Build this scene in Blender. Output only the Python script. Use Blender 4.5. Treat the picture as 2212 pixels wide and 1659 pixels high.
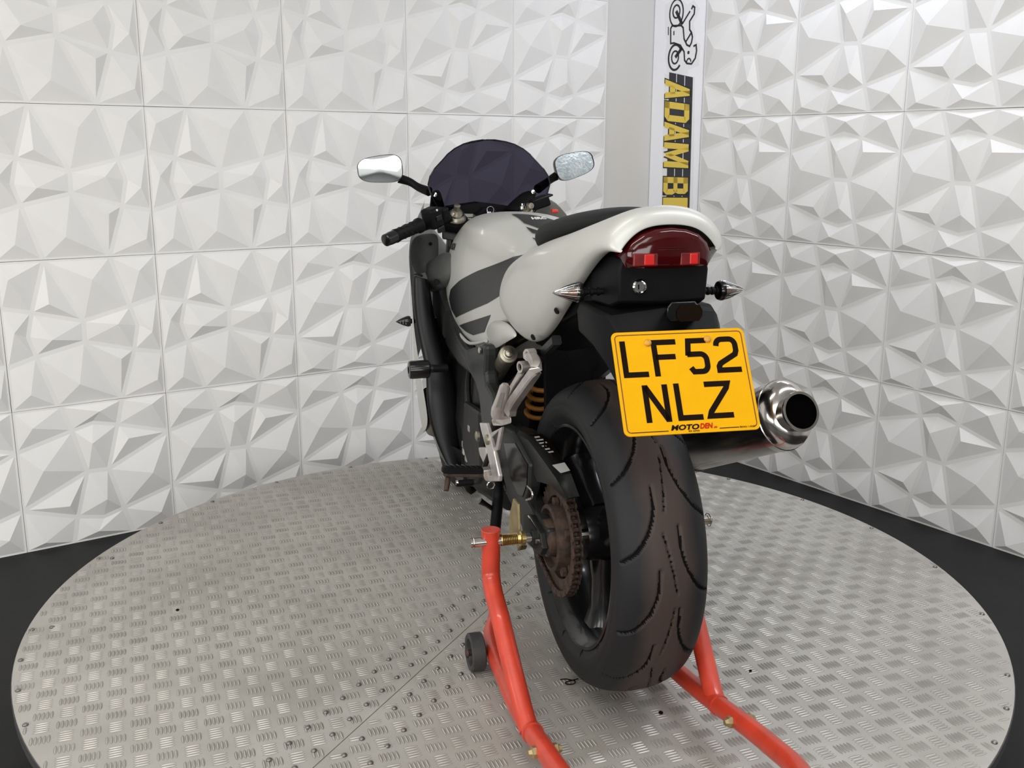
import bpy, bmesh, math, random
from mathutils import Vector, Matrix
random.seed(7)
for o in list(bpy.data.objects): bpy.data.objects.remove(o)
SC = bpy.context.scene
COL = SC.collection
PI = math.pi

# ------------------------------------------------------------------ camera, world, lights, exposure
cam_data = bpy.data.cameras.new('camera')
cam_data.sensor_width = 36.0
cam_data.lens = 36.0 * 2169.72 / 2212
cam_data.clip_start = 0.02
cam = bpy.data.objects.new('camera', cam_data); COL.objects.link(cam)
_r, _u, _f = [Vector(v) for v in [[0.999994, 0.000765, 0.003313], [-0.0034, 0.224957, 0.974363], [0.0, 0.974368, -0.224958]]]
cam.matrix_world = Matrix(((_r.x, _u.x, -_f.x, 0), (_r.y, _u.y, -_f.y, 0), (_r.z, _u.z, -_f.z, 1.3529), (0, 0, 0, 1)))
SC.camera = cam

world = bpy.data.worlds.new('world'); SC.world = world; world.use_nodes = True
bg = world.node_tree.nodes['Background']
bg.inputs[0].default_value = (0.95, 0.97, 1.0, 1); bg.inputs[1].default_value = 0.35

def area(name, loc, target, sx, sy, power, color):
    d = bpy.data.lights.new(name, 'AREA'); d.shape = 'RECTANGLE'; d.size = sx; d.size_y = sy
    d.energy = power; d.color = color
    o = bpy.data.objects.new(name, d); COL.objects.link(o); o.location = loc
    o.rotation_euler = (Vector(target) - Vector(loc)).to_track_quat('-Z', 'Y').to_euler()
    return o
area('fill_left', (-3.3, -0.5, 1.45), (0.8, 2.9, 1.15), 3.2, 1.2, 90, (1.0, 0.985, 0.96))  # added area light, unseen; brightens the bike's left side more than its rear
area('window_rear', (0.2, -2.4, 1.40), (0.2, 3.0, 1.30), 4.0, 1.0, 82, (1.0, 0.985, 0.97))
area('fill_overhead_rear', (-0.3, -0.7, 2.70), (-0.3, -0.7, 0), 2.6, 1.2, 54, (1.0, 0.99, 0.97))  # added overhead light, unseen; gives the left mirror a white reflection
area('ceiling_tube_corner', (1.15, 3.55, 2.66), (1.2, 3.6, 0), 1.5, 0.16, 12, (0.80, 0.86, 1.0))
area('ceiling_tube_left', (-0.9, 1.3, 2.66), (-0.9, 1.3, 0), 1.8, 0.14, 14, (1.0, 0.96, 0.90))
area('ceiling_tube_right', (1.6, 1.6, 2.66), (1.5, 1.8, 0), 1.8, 0.14, 23, (0.93, 0.95, 1.0))

SC.view_settings.view_transform = 'Standard'; SC.view_settings.look = 'None'
SC.view_settings.exposure = -0.04; SC.view_settings.gamma = 1.0; SC.view_settings.use_curve_mapping = False

# ------------------------------------------------------------------ helpers
class MB:
    """collects vertices and faces of one mesh"""
    def __init__(s): s.v = []; s.f = []
    def add(s, vs, fs):
        n = len(s.v); s.v += [tuple(map(float, v)) for v in vs]; s.f += [tuple(i + n for i in f) for f in fs]; return s
    def box(s, c, size, M=None):
        x, y, z = [a / 2 for a in size]
        vs = [Vector((i * x, j * y, k * z)) for i in (-1, 1) for j in (-1, 1) for k in (-1, 1)]
        if M is not None: vs = [M @ v for v in vs]
        c = Vector(c)
        return s.add([v + c for v in vs], [(0, 1, 3, 2), (4, 6, 7, 5), (0, 4, 5, 1), (2, 3, 7, 6), (0, 2, 6, 4), (1, 5, 7, 3)])
    def prism(s, pts, ext):
        pts = [Vector(p) for p in pts]; e = Vector(ext); n = len(pts)
        return s.add(pts + [p + e for p in pts], [tuple(range(n))[::-1], tuple(range(n, 2 * n))] + [(i, (i + 1) % n, n + (i + 1) % n, n + i) for i in range(n)])
    def loft(s, loops, cap0=True, cap1=True, closed=True):
        n = len(loops[0]); vs = [p for l in loops for p in l]; fs = []
        for k in range(len(loops) - 1):
            for i in range(n if closed else n - 1):
                j = (i + 1) % n
                fs.append((k * n + i, k * n + j, (k + 1) * n + j, (k + 1) * n + i))
        if cap0: fs.append(tuple(range(n))[::-1])
        if cap1: fs.append(tuple(range((len(loops) - 1) * n, len(loops) * n)))
        return s.add(vs, fs)
    def tube(s, path, r, n=12, closed=False, caps=True, flat=1.0):
        P = [Vector(p) for p in path]; m = len(P)
        R = r if isinstance(r, (list, tuple)) else [r] * m
        loops = []; up = None
        for i in range(m):
            a = P[(i - 1) % m] if (i or closed) else P[0]; b = P[(i + 1) % m] if (i < m - 1 or closed) else P[-1]
            t = (b - a).normalized()
            if up is None: up = t.orthogonal().normalized()
            up = (up - t * up.dot(t)); up = up.normalized() if up.length > 1e-6 else t.orthogonal().normalized()
            w = t.cross(up)
            loops.append([P[i] + (up * math.cos(2 * PI * k / n) + w * math.sin(2 * PI * k / n) * flat) * R[i] for k in range(n)])
        if closed: loops.append(loops[0]); caps = False
        return s.loft(loops, caps, caps)
    def lathe(s, prof, c=(0, 0, 0), axis=(0, 1, 0), n=48, closed=False):
        """profile of (distance along the axis, radius)"""
        a = Vector(axis).normalized(); u = a.orthogonal().normalized(); w = a.cross(u); c = Vector(c)
        loops = [[c + a * d + (u * math.cos(2 * PI * k / n) + w * math.sin(2 * PI * k / n)) * max(r, 1e-5) for k in range(n)] for d, r in prof]
        if closed: loops.append(loops[0])
        return s.loft(loops, not closed and prof[0][1] > 1e-4, not closed and prof[-1][1] > 1e-4)
    def cyl(s, a, b, r, n=20): return s.tube([a, b], r, n)
    def grid(s, rows):
        n = len(rows[0])
        return s.add([p for r in rows for p in r], [(k * n + i, k * n + i + 1, (k + 1) * n + i + 1, (k + 1) * n + i) for k in range(len(rows) - 1) for i in range(n - 1)])
    def mirror(s):
        n = len(s.v); s.v += [(x, -y, z) for x, y, z in s.v]; s.f += [tuple(i + n for i in f)[::-1] for f in s.f]; return s
    def flip(s): s.f = [f[::-1] for f in s.f]; return s

def spline(pts, k=6, closed=False):
    P = [Vector(p) for p in pts]; n = len(P); out = []
    for i in range(n if closed else n - 1):
        p0 = P[(i - 1) % n] if (i or closed) else P[0] * 2 - P[1]
        p1, p2 = P[i], P[(i + 1) % n]
        p3 = P[(i + 2) % n] if (i + 2 < n or closed) else P[-1] * 2 - P[-2]
        for j in range(k):
            t = j / k
            out.append(0.5 * ((2 * p1) + (p2 - p0) * t + (2 * p0 - 5 * p1 + 4 * p2 - p3) * t * t + (3 * p1 - p0 - 3 * p2 + p3) * t ** 3))
    if not closed: out.append(P[-1])
    return out

def link(name, mesh, parent=None):
    o = bpy.data.objects.new(name, mesh); COL.objects.link(o)
    if parent: o.parent = parent
    return o
def put(name, mb, mat, parent=None, smooth=None, subsurf=0, solid=0.0, bevel=0.0, label=None, recalc=True):
    me = bpy.data.meshes.new(name); me.from_pydata(mb.v, [], mb.f); me.update()
    if recalc:
        b = bmesh.new(); b.from_mesh(me); bmesh.ops.recalc_face_normals(b, faces=b.faces); b.to_mesh(me); b.free()
    me.materials.append(mat)
    o = link(name, me, parent)
    if smooth is not None or subsurf:
        for p in me.polygons: p.use_smooth = True
        if smooth and not subsurf: me.set_sharp_from_angle(angle=math.radians(smooth))
    if solid:
        m = o.modifiers.new('solid', 'SOLIDIFY'); m.thickness = solid; m.offset = -1
    if bevel:
        m = o.modifiers.new('bevel', 'BEVEL'); m.width = bevel; m.segments = 2; m.limit_method = 'ANGLE'; m.angle_limit = math.radians(35)
    if subsurf:
        m = o.modifiers.new('sub', 'SUBSURF'); m.levels = subsurf; m.render_levels = subsurf
    if label: o['label'] = label
    return o
def thing(name, label, cat, loc=(0, 0, 0), rz=0.0, group=None):
    o = bpy.data.objects.new(name, None); COL.objects.link(o); o.empty_display_size = 0.1
    o.location = loc; o.rotation_euler = (0, 0, rz); o['label'] = label; o['category'] = cat
    if group: o['group'] = group
    return o
def struct(o): o['kind'] = 'structure'; return o
def stuff(o): o['kind'] = 'stuff'; return o

def material(name, color, rough=0.5, metal=0.0, noise=0.0, scale=20.0, color2=None, bump=0.0, bscale=60.0, coat=0.0, spec=0.5, detail=4.0):
    m = bpy.data.materials.new(name); m.use_nodes = True; nt = m.node_tree; b = nt.nodes['Principled BSDF']
    b.inputs['Base Color'].default_value = (*color, 1); b.inputs['Roughness'].default_value = rough; b.inputs['Metallic'].default_value = metal
    b.inputs['Coat Weight'].default_value = coat; b.inputs['Coat Roughness'].default_value = 0.08; b.inputs['Specular IOR Level'].default_value = spec
    if noise or bump or color2:
        tc = nt.nodes.new('ShaderNodeTexCoord')
    if color2 or noise:
        c2 = color2 or tuple(c * (1 - noise) for c in color)
        nz = nt.nodes.new('ShaderNodeTexNoise'); nz.inputs['Scale'].default_value = scale; nz.inputs['Detail'].default_value = detail; nz.inputs['Roughness'].default_value = 0.65
        rp = nt.nodes.new('ShaderNodeValToRGB'); rp.color_ramp.elements[0].position = 0.38; rp.color_ramp.elements[1].position = 0.66
        rp.color_ramp.elements[0].color = (*color, 1); rp.color_ramp.elements[1].color = (*c2, 1)
        nt.links.new(tc.outputs['Object'], nz.inputs['Vector']); nt.links.new(nz.outputs['Fac'], rp.inputs['Fac']); nt.links.new(rp.outputs['Color'], b.inputs['Base Color'])
    if bump:
        n2 = nt.nodes.new('ShaderNodeTexNoise'); n2.inputs['Scale'].default_value = bscale; n2.inputs['Detail'].default_value = 5
        bp = nt.nodes.new('ShaderNodeBump'); bp.inputs['Strength'].default_value = bump; bp.inputs['Distance'].default_value = 0.002
        nt.links.new(tc.outputs['Object'], n2.inputs['Vector']); nt.links.new(n2.outputs['Fac'], bp.inputs['Height']); nt.links.new(bp.outputs['Normal'], b.inputs['Normal'])
    return m

M_PANEL = material('white_panel', (0.80, 0.79, 0.775), 0.55, noise=0.05, scale=2.5, spec=0.3)
M_WALL = material('painted_wall', (0.64, 0.625, 0.60), 0.6, noise=0.03, scale=3)
M_GAP = material('dark_joint', (0.09, 0.085, 0.08), 0.8)
M_FLOOR = material('black_floor', (0.0095, 0.0095, 0.010), 0.6, spec=.3, noise=0.35, scale=8, bump=0.25, bscale=180)
M_CEIL = material('ceiling_white', (0.72, 0.72, 0.70), 0.8)
M_BACK = material('back_wall', (0.38, 0.38, 0.38), 0.8)
M_ALU = material('tread_aluminium', (0.46, 0.443, 0.408), 0.58, 0.32, color2=(0.36, 0.343, 0.312), scale=3.2, bump=0.08, bscale=240)
M_BAR = material('tread_bar_aluminium', (0.49, 0.473, 0.436), 0.44, 0.50, color2=(0.37, 0.353, 0.323), scale=9)
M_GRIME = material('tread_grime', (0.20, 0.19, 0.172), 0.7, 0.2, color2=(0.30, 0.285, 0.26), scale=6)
M_RIVET = material('rivet_steel', (0.34, 0.33, 0.31), 0.4, 0.9, color2=(0.12, 0.11, 0.10), scale=30)
M_RIM = material('turntable_edge', (0.05, 0.05, 0.05), 0.5)

# ------------------------------------------------------------------ room
CORNER = Vector((0.6542, 4.8527, 0))
AL = 0.6017; AR = -0.9687
DL = Vector((math.cos(AL), math.sin(AL), 0)); NL = Vector((math.sin(AL), -math.cos(AL), 0))     # left wall
DR = Vector((math.cos(AR), math.sin(AR), 0)); NR = Vector((math.sin(AR), -math.cos(AR), 0))     # right wall
def wall_slab(name, p0, d, n, length, height, mat, thick=0.1):
    mb = MB().prism([p0, p0 + d * length, p0 + d * length + Vector((0, 0, height)), p0 + Vector((0, 0, height))], -n * thick)
    return struct(put(name, mb, mat))
H_ROOM = 2.75
wl = wall_slab('wall_left', CORNER - DL * 5.6, DL, NL, 5.7, H_ROOM, M_WALL)
wr = wall_slab('wall_right', CORNER - DR * 0.1, DR, NR, 5.7, H_ROOM, M_WALL)
PL5 = CORNER - DL * 5.6; PR5 = CORNER + DR * 5.6
struct(put('wall_back', MB().prism([(-5.2, -2.6, 0), (5.2, -2.6, 0), (5.2, -2.6, H_ROOM), (-5.2, -2.6, H_ROOM)], (0, -0.1, 0)), M_BACK))
struct(put('wall_side_left', MB().prism([(PL5.x, PL5.y, 0), (PL5.x, -2.6, 0), (PL5.x, -2.6, H_ROOM), (PL5.x, PL5.y, H_ROOM)], (-0.1, 0, 0)), M_BACK))
struct(put('wall_side_right', MB().prism([(PR5.x, PR5.y, 0), (PR5.x, -2.6, 0), (PR5.x, -2.6, H_ROOM), (PR5.x, PR5.y, H_ROOM)], (0.1, 0, 0)), M_BACK))
struct(put('floor', MB().box((0, 1.5, -0.05), (11, 8.6, 0.1)), M_FLOOR))
struct(put('ceiling', MB().box((0, 1.5, H_ROOM + 0.05), (11, 8.6, 0.1)), M_CEIL))

# one faceted wall panel, 500 mm square: flat ribs with a raised pyramid in every cell
NODE = dict(A=(0, 0), B=(1, 0), C=(1, 1), D=(0, 1), t1=(.30, 1), t2=(.70, 1), l1=(0, .715), l2=(0, .30), r1=(1, .715), r2=(1, .30), b1=(.303, 0), b2=(.707, 0),
            a=(.358, .818), b=(.657, .818), m1=(.495, .856), c=(.430, .508), d=(.572, .503), e=(.340, .190), g=(.650, .194), m2=(.512, .154))
CELLS = [('D t1 a l1', (.109, .880), .0235), ('t1 t2 b m1 a', (.537, .940), .028), ('t2 C r1 b', (.888, .943), .0285), ('l1 a c l2', (.146, .574), .0285),
         ('a m1 b d c', (.470, .717), .0285), ('b r1 d', (.712, .715), .027), ('d r1 r2 g', (.858, .433), .030), ('c e l2', (.290, .289), .025),
         ('c d g m2 e', (.536, .292), .026), ('l2 e b1 A', (.111, .056), .024), ('e m2 g b2 b1', (.461, .067), .025), ('g r2 B b2', (.896, .124), .0285)]
def inset(poly, d):
    n = len(poly); ar = sum(poly[i][0] * poly[(i + 1) % n][1] - poly[(i + 1) % n][0] * poly[i][1] for i in range(n))
    P = [Vector(p) for p in (poly if ar > 0 else poly[::-1])]; out = []
    L = []
    for i in range(n):
        t = (P[(i + 1) % n] - P[i]).normalized(); L.append((P[i] + Vector((-t.y, t.x)) * d, t))
    for i in range(n):
        (p, t), (q, s) = L[i - 1], L[i]
        den = t.x * s.y - t.y * s.x
        k = ((q - p).x * s.y - (q - p).y * s.x) / den if abs(den) > 1e-6 else 0
        v = p + t * k
        lim = 0.03
        if (v - P[i]).length > lim: v = P[i] + (v - P[i]).normalized() * lim
        out.append(v)
    return out
def panel_mesh(rot90):
    mb = MB(); S = 0.4985; hb = 0.006
    def tr(p):
        u, v = p[0] - .5, p[1] - .5
        if rot90: u, v = -v, u
        return u * S, v * S
    q = [tr(p) for p in ((0, 0), (1, 0), (1, 1), (0, 1))]
    mb.add([(x, y, hb) for x, y in q] + [(x, y, -.004) for x, y in q], [(0, 1, 2, 3), (0, 4, 5, 1), (1, 5, 6, 2), (2, 6, 7, 3), (3, 7, 4, 0)])
    for names, ap, ht in CELLS:
        P = [tr(p) for p in inset([NODE[k] for k in names.split()], 0.0115)]
        ax, ay = tr(ap); n = len(P)
        mb.add([(x, y, hb - .0004) for x, y in P] + [(ax, ay, ht)], [(i, (i + 1) % n, n) for i in range(n)])
    me = bpy.data.meshes.new('wall_panel'); me.from_pydata(mb.v, [], mb.f); me.update(); me.materials.append(M_PANEL)
    return me
PM = {False: panel_mesh(False), True: panel_mesh(True)}
def panels(wall, base, d, n, cols, rows, su, rot):
    for r in rows:
        for c in cols:
            o = link('wall_panel', PM[rot(c, r)], wall)
            p = base + d * ((c + .5) * .5 * su) + Vector((0, 0, (r + .5) * .5)) + n * (0.004 + random.uniform(-.0008, .0008))
            M = Matrix(((d.x * su, 0, n.x, p.x), (d.y * su, 0, n.y, p.y), (0, 1, 0, p.z), (0, 0, 0, 1)))
            o.matrix_world = M @ Matrix.Rotation(random.uniform(-.002, .002), 4, 'Z')
panels(wl, CORNER - DL * (.294 + 5 * .5 * 1.0128), DL, NL, range(-4, 5), range(0, 5), 1.0128, lambda c, r: (c <= 2 and r >= 2) or (c <= 1 and r == 1))
panels(wr, CORNER + DR * .328, DR, NR, range(0, 8), range(0, 5), 1.0152, lambda c, r: False)
for nm, w, base, d, n, cn, su in (('panel_backing', wl, CORNER - DL * (.294 + 9 * .5 * 1.0128), DL, NL, 9, 1.0128), ('panel_backing', wr, CORNER + DR * .328, DR, NR, 8, 1.0152)):
    put(nm, MB().prism([base, base + d * (cn * .5 * su), base + d * (cn * .5 * su) + Vector((0, 0, 2.5)), base + Vector((0, 0, 2.5))], n * .002), M_GAP, w)

# ------------------------------------------------------------------ turntable
ZD = 0.245; DC = Vector((0.0046, 2.442)); DRAD = 1.1806
tt = thing('turntable', 'large round turntable of ribbed aluminium tread plate on the black floor under the motorcycle', 'turntable', (DC.x, DC.y, 0))
SA = math.radians(65.12); SD = Vector((math.cos(SA), math.sin(SA))); SN = Vector((-SD.y, SD.x))      # seam through the middle
def half_plate(sgn):
    off = 0.0011
    a0 = SA if sgn > 0 else SA + PI
    mb = MB(); n = 90; de = math.asin(off / DRAD)
    P = [Vector((math.cos(a0 + de + (PI - 2 * de) * k / n), math.sin(a0 + de + (PI - 2 * de) * k / n))) * DRAD for k in range(n + 1)]
    return mb.prism([(p.x, p.y, ZD - .0035) for p in P], (0, 0, .0035))
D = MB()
def bar_mesh(mb, c, ang, L=.0300, W=.0050, hgt=.0017):
    t = Vector((math.cos(ang), math.sin(ang))); s = Vector((-t.y, t.x)); z = ZD
    P = [(-.5, 0), (-.30, -.42), (0, -.5), (.30, -.42), (.5, 0), (.30, .42), (0, .5), (-.30, .42)]
    T = [(-.30, 0), (0, 0), (.30, 0)]
    vs = [(*(c + t * (u * L) + s * (v * W)), z - .0002) for u, v in P] + [(*(c + t * (u * L)), z + hgt * (1 if u == 0 else .8)) for u, v in T]
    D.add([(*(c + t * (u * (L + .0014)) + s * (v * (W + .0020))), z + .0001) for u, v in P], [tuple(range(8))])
    mb.add(vs, [(0, 1, 8), (1, 2, 9, 8), (2, 3, 10, 9), (3, 4, 10), (4, 5, 10), (5, 6, 9, 10), (6, 7, 8, 9), (7, 0, 8)])
PITCH = .0457; EA = math.radians(20.6)
E1 = Vector((math.cos(EA), math.sin(EA))); E2 = Vector((E1.y, -E1.x))
for sgn, org in ((1, Vector((-.7419, 1.9395))), (-1, Vector((.6002, 1.9445)))):
    pl = put('tread_plate', half_plate(sgn), M_ALU, tt)
    mb = MB(); o0 = org - DC
    for i in range(-70, 71):
        for j in range(-70, 71):
            c = o0 + E1 * (i * PITCH) + E2 * (j * PITCH)
            if c.length > DRAD + .03 or c.dot(SN) * sgn < -.03: continue
            along = (i + j) % 2 == 0
            for k in range(-2, 3):
                cc = c + (E1 if along else E2) * (k * .0079); ang = math.atan2(E2.y, E2.x) if along else EA
                e = Vector((math.cos(ang), math.sin(ang))) * .015
                if max((cc + e).length, (cc - e).length) > DRAD - .002: continue
                if min((cc + e).dot(SN) * sgn, (cc - e).dot(SN) * sgn) < .002: continue
                bar_mesh(mb, cc, ang)
    stuff(put('tread_bars', mb, M_BAR, pl, smooth=60, recalc=False))
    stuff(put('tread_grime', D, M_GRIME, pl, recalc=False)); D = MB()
rv = MB().lathe([(0.0, .0062), (.0022, .0058), (.0040, .0038), (.0047, .001)], axis=(0, 0, 1), n=12)
rme = bpy.data.meshes.new('rivet'); rme.from_pydata(rv.v, [], rv.f); rme.materials.append(M_RIVET)
for p in rme.polygons: p.use_smooth = True
RIV = []
for k in range(-19, 20):
    s = k * .0602
    for off in (.030, .088): RIV.append(SD * (s + .01) + SN * off)
    for off in (-.030, -.088): RIV.append(SD * (s + .022) + SN * off)
RIV = [p for p in RIV if p.length < 1.14 and random.random() > .12]
for a in (35.7, 21.5, 6.7, -7.5, -22.7, -30.1, -37.3, 50, 64, 78, 92, 106, 120, 134, 146.5, 157.2, 171.3, -167.5, -160, -153.1, -145.7, -131, -117, -103, -89, -75, -60, -48):
    RIV.append(Vector((math.cos(math.radians(a)), math.sin(math.radians(a)))) * 1.168)
RIV += [Vector((-1.0996, -.24)), Vector((-1.1186, .178))]
for p in RIV:
    o = link('rivet', rme, tt); o.location = (p.x, p.y, ZD)
put('edge_trim', MB().lathe([(ZD - .026, DRAD - .02), (ZD - .026, DRAD + .002), (ZD - .0036, DRAD + .002), (ZD - .0036, DRAD - .02)], axis=(0, 0, 1), n=160, closed=True), M_RIM, tt, smooth=40)
put('base_drum', MB().lathe([(0.0, .86), (.20, .86), (.20, DRAD - .05), (ZD - .004, DRAD - .05)], axis=(0, 0, 1), n=96), M_RIM, tt, smooth=40)

# ------------------------------------------------------------------ motorcycle materials
def mat_silver(name, c, rough=.44, metal=.30):
    return material(name, c, rough, metal, noise=.06, scale=5, coat=.18)
M_SILVER = mat_silver('silver_paint', (0.50, 0.50, 0.465))
M_SILVER2 = mat_silver('silver_paint_worn', (0.46, 0.46, 0.43), .42)
M_BLK = material('black_plastic', (0.0045, 0.0045, 0.005), 0.52, noise=.3, scale=12, spec=.12)
M_BLKG = material('gloss_black', (0.004, 0.004, 0.0045), 0.20, coat=.15, spec=.4)
M_SATIN = material('satin_black', (0.0035, 0.0035, 0.004), 0.34, spec=.22)
M_DECAL = material('black_decal', (0.014, 0.0145, 0.016), 0.4, noise=.2, scale=20, spec=.35)
M_CARBON = material('carbon_pad', (0.008, 0.0085, 0.009), 0.5, color2=(.020, .020, .022), scale=400, spec=.2)
M_DARKGREY = material('dark_grey_paint', (0.022, 0.023, 0.023), 0.42, 0.2, spec=.35, noise=.25, scale=9)
M_INNER = material('grey_inner_plastic', (0.078, 0.081, 0.077), 0.45, spec=.35, noise=.3, scale=7)
M_SEAT = material('seat_vinyl', (0.012, 0.0124, 0.0126), 0.6, spec=.15, bump=.15, bscale=500)
M_RUST = material('rusty_steel', (0.075, 0.045, 0.031), 0.72, 0.4, color2=(.028, .018, .013), scale=35, bump=.3, bscale=120)
M_RUST2 = material('rusty_chain', (0.05, 0.028, 0.018), 0.6, 0.5, color2=(.018, .011, .008), scale=60)
M_CAST = material('cast_aluminium', (0.56, 0.53, 0.50), 0.42, 0.75, color2=(.40, .35, .32), scale=22)
M_STEEL = material('polished_steel', (0.62, 0.60, 0.57), 0.16, 1.0, color2=(.42, .38, .35), scale=14)
M_BRUSH = material('brushed_silencer', (0.34, 0.32, 0.30), 0.22, 1.0, color2=(.20, .175, .155), scale=7)
M_CHROME = material('chrome', (0.75, 0.75, 0.74), 0.1, 1.0)
M_BRASS = material('brass', (0.58, 0.43, 0.17), 0.3, 1.0, color2=(.40, .29, .11), scale=30)
M_BRASSP = material('zinc_passivated_plate', (0.36, 0.28, 0.14), 0.5, 0.7, noise=.3, scale=20)
M_CHAMP = material('champagne_metal', (0.40, 0.37, 0.29), 0.36, 0.9, noise=.3, scale=30)
M_GUN = material('engine_grey', (0.018, 0.018, 0.018), 0.5, 0.5, noise=.4, scale=20)
M_BEIGE = material('engine_cover_paint', (0.15, 0.138, 0.11), 0.45, 0.4, noise=.2, scale=8)
M_ORANGE = material('orange_spring', (0.34, 0.13, 0.012), 0.5)
M_REDSW = material('red_switch', (0.6, 0.04, 0.02), 0.4)
M_WHITE = material('white_label', (0.72, 0.71, 0.68), 0.5)
M_INK = material('black_ink', (0.008, 0.004, 0.002), 0.7, spec=.05)
M_INKR = material('red_ink', (0.42, 0.008, 0.004), 0.6, spec=.1)
M_YEL = material('yellow_plate', (0.64, 0.322, 0.0008), 0.5, noise=.04, scale=30, spec=.08)
M_YEDGE = material('plate_border_ink', (0.10, 0.02, 0.01), 0.5)
M_TLENS = material('tail_light_red', (0.040, 0.0012, 0.0018), 0.10, coat=.25, spec=.35)
M_TREF = material('reflector_red', (0.16, 0.003, 0.003), 0.35, coat=.1, color2=(.08, .0015, .0015), scale=60)
M_LCD = material('display_grey', (0.33, 0.34, 0.30), 0.4)
M_AMBER = material('amber_bulb', (0.50, 0.27, 0.18), 0.3)

def glass(name, tint, refl=.12, rough=.03):
    m = bpy.data.materials.new(name); m.use_nodes = True; nt = m.node_tree; nt.nodes.clear()
    out = nt.nodes.new('ShaderNodeOutputMaterial'); t = nt.nodes.new('ShaderNodeBsdfTransparent'); g = nt.nodes.new('ShaderNodeBsdfGlossy')
    mx = nt.nodes.new('ShaderNodeMixShader'); t.inputs[0].default_value = (*tint, 1); g.inputs['Roughness'].default_value = rough
    fr = nt.nodes.new('ShaderNodeLayerWeight'); fr.inputs['Blend'].default_value = refl
    nt.links.new(fr.outputs['Fresnel'], mx.inputs[0]); nt.links.new(t.outputs[0], mx.inputs[1]); nt.links.new(g.outputs[0], mx.inputs[2]); nt.links.new(mx.outputs[0], out.inputs[0])
    return m
M_TINT = glass('smoked_screen', (.072, .066, .098), .06)
M_CLEAR = glass('clear_lens', (.88, .87, .85), .5, .08)
M_MIRROR = material('mirror_glass', (0.86, 0.90, 0.92), 0.03, 1.0)
M_MIRROR2 = material('mirror_glass_worn', (0.66, 0.72, 0.74), 0.32, 0.9, color2=(.45, .52, .55), scale=45, bump=.5, bscale=120)

# tyre: worn brownish centre band, darker shoulders
def tyre_material():
    m = material('tyre_rubber', (0.02, 0.02, 0.02), 0.6, bump=.12, bscale=90, spec=.3); nt = m.node_tree; b = nt.nodes['Principled BSDF']
    tc = nt.nodes.new('ShaderNodeTexCoord'); sp = nt.nodes.new('ShaderNodeSeparateXYZ'); ab = nt.nodes.new('ShaderNodeMath'); ab.operation = 'ABSOLUTE'
    nz = nt.nodes.new('ShaderNodeTexNoise'); nz.inputs['Scale'].default_value = 14; nz.inputs['Detail'].default_value = 6
    ad = nt.nodes.new('ShaderNodeMath'); ad.operation = 'MULTIPLY_ADD'; ad.inputs[1].default_value = .035; rp = nt.nodes.new('ShaderNodeValToRGB')
    rp.color_ramp.elements[0].position = .045; rp.color_ramp.elements[1].position = .075
    rp.color_ramp.elements[0].color = (.042, .029, .024, 1); rp.color_ramp.elements[1].color = (.0085, .0088, .0096, 1)
    nt.links.new(tc.outputs['Object'], sp.inputs[0]); nt.links.new(sp.outputs['Y'], ab.inputs[0]); nt.links.new(tc.outputs['Object'], nz.inputs['Vector'])
    nt.links.new(nz.outputs['Fac'], ad.inputs[0]); nt.links.new(ab.outputs[0], ad.inputs[2]); nt.links.new(ad.outputs[0], rp.inputs['Fac']); nt.links.new(rp.outputs['Color'], b.inputs['Base Color'])
    return m
M_TYRE = tyre_material()
M_WHEEL = material('black_wheel', (0.006, 0.006, 0.0065), 0.25, coat=.3, spec=.35)

# ------------------------------------------------------------------ motorcycle
DZ = .3465
def A(x, y, z): return (x, y, z + DZ)
bike = thing('motorcycle', 'silver and black sports motorcycle with yellow number plate, held upright on the red paddock stand', 'motorcycle', (0.1995, 1.947, ZD), PI / 2 + math.radians(15.2))

# --- wheels
def tyre(name, c, ro, prof, grooves, nu=300):
    vs, fs = [], []; nv = len(prof)
    for i in range(nu):
        u = 2 * PI * i / nu
        for (y, r) in prof:
            d = 0.0
            if grooves and r > .272:
                for (gu, gy, w, per) in grooves:
                    du = ((u - gu + PI) % (2 * PI) - PI) * ro
                    if abs(du) < .02 and abs(y - gy) < .02:
                        q = math.hypot(du, y - gy) / w
                        if q < 1: d = max(d, .0045 * (1 - q * q))
            vs.append((c[0] + (r - d) * math.cos(u), c[1] + y, c[2] + (r - d) * math.sin(u)))
    for i in range(nu):
        for j in range(nv - 1):
            fs.append((i * nv + j, ((i + 1) % nu) * nv + j, ((i + 1) % nu) * nv + j + 1, i * nv + j + 1))
    return MB().add(vs, fs)
def crown(hw, ro, bead):
    P = [(-hw * .80, bead - .004), (-hw * .86, bead + .006), (-hw * .97, bead + .020), (-hw * 1.0, bead + .034), (-hw * .985, bead + .042)]
    n = 34; hr = ro - (bead + .044)
    T = [(hw * .985 * math.sin(-PI / 2 + PI * k / n), bead + .044 + hr * math.cos(-PI / 2 + PI * k / n) ** .9) for k in range(n + 1)]
    return P + T + [(-y, r) for y, r in P[::-1]]
GR = []
def groove(pts, w, rep, ph=0.0):
    for k in range(rep):
        for p, q in zip(pts[:-1], pts[1:]):
            n = max(2, int(math.hypot((q[0] - p[0]) * .315, q[1] - p[1]) / .004))
            for j in range(n):
                t = j / n; GR.append(((p[0] + (q[0] - p[0]) * t + k * 2 * PI / rep + .10 + ph) % (2 * PI), p[1] + (q[1] - p[1]) * t, w, 0))
def sp2(pts, k=4): return [(p.x, p.y) for p in spline([(a, b, 0) for a, b in pts], k)]
groove(sp2([(0, .020), (.12, .022), (.24, .033), (.36, .056), (.43, .084)]), .0043, 13)
groove(sp2([(0, -.020), (.12, -.022), (.24, -.033), (.36, -.056), (.43, -.084)]), .0043, 13, .24)
groove(sp2([(0, .010), (.18, -.002), (.36, -.014)]), .0026, 7)
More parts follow.
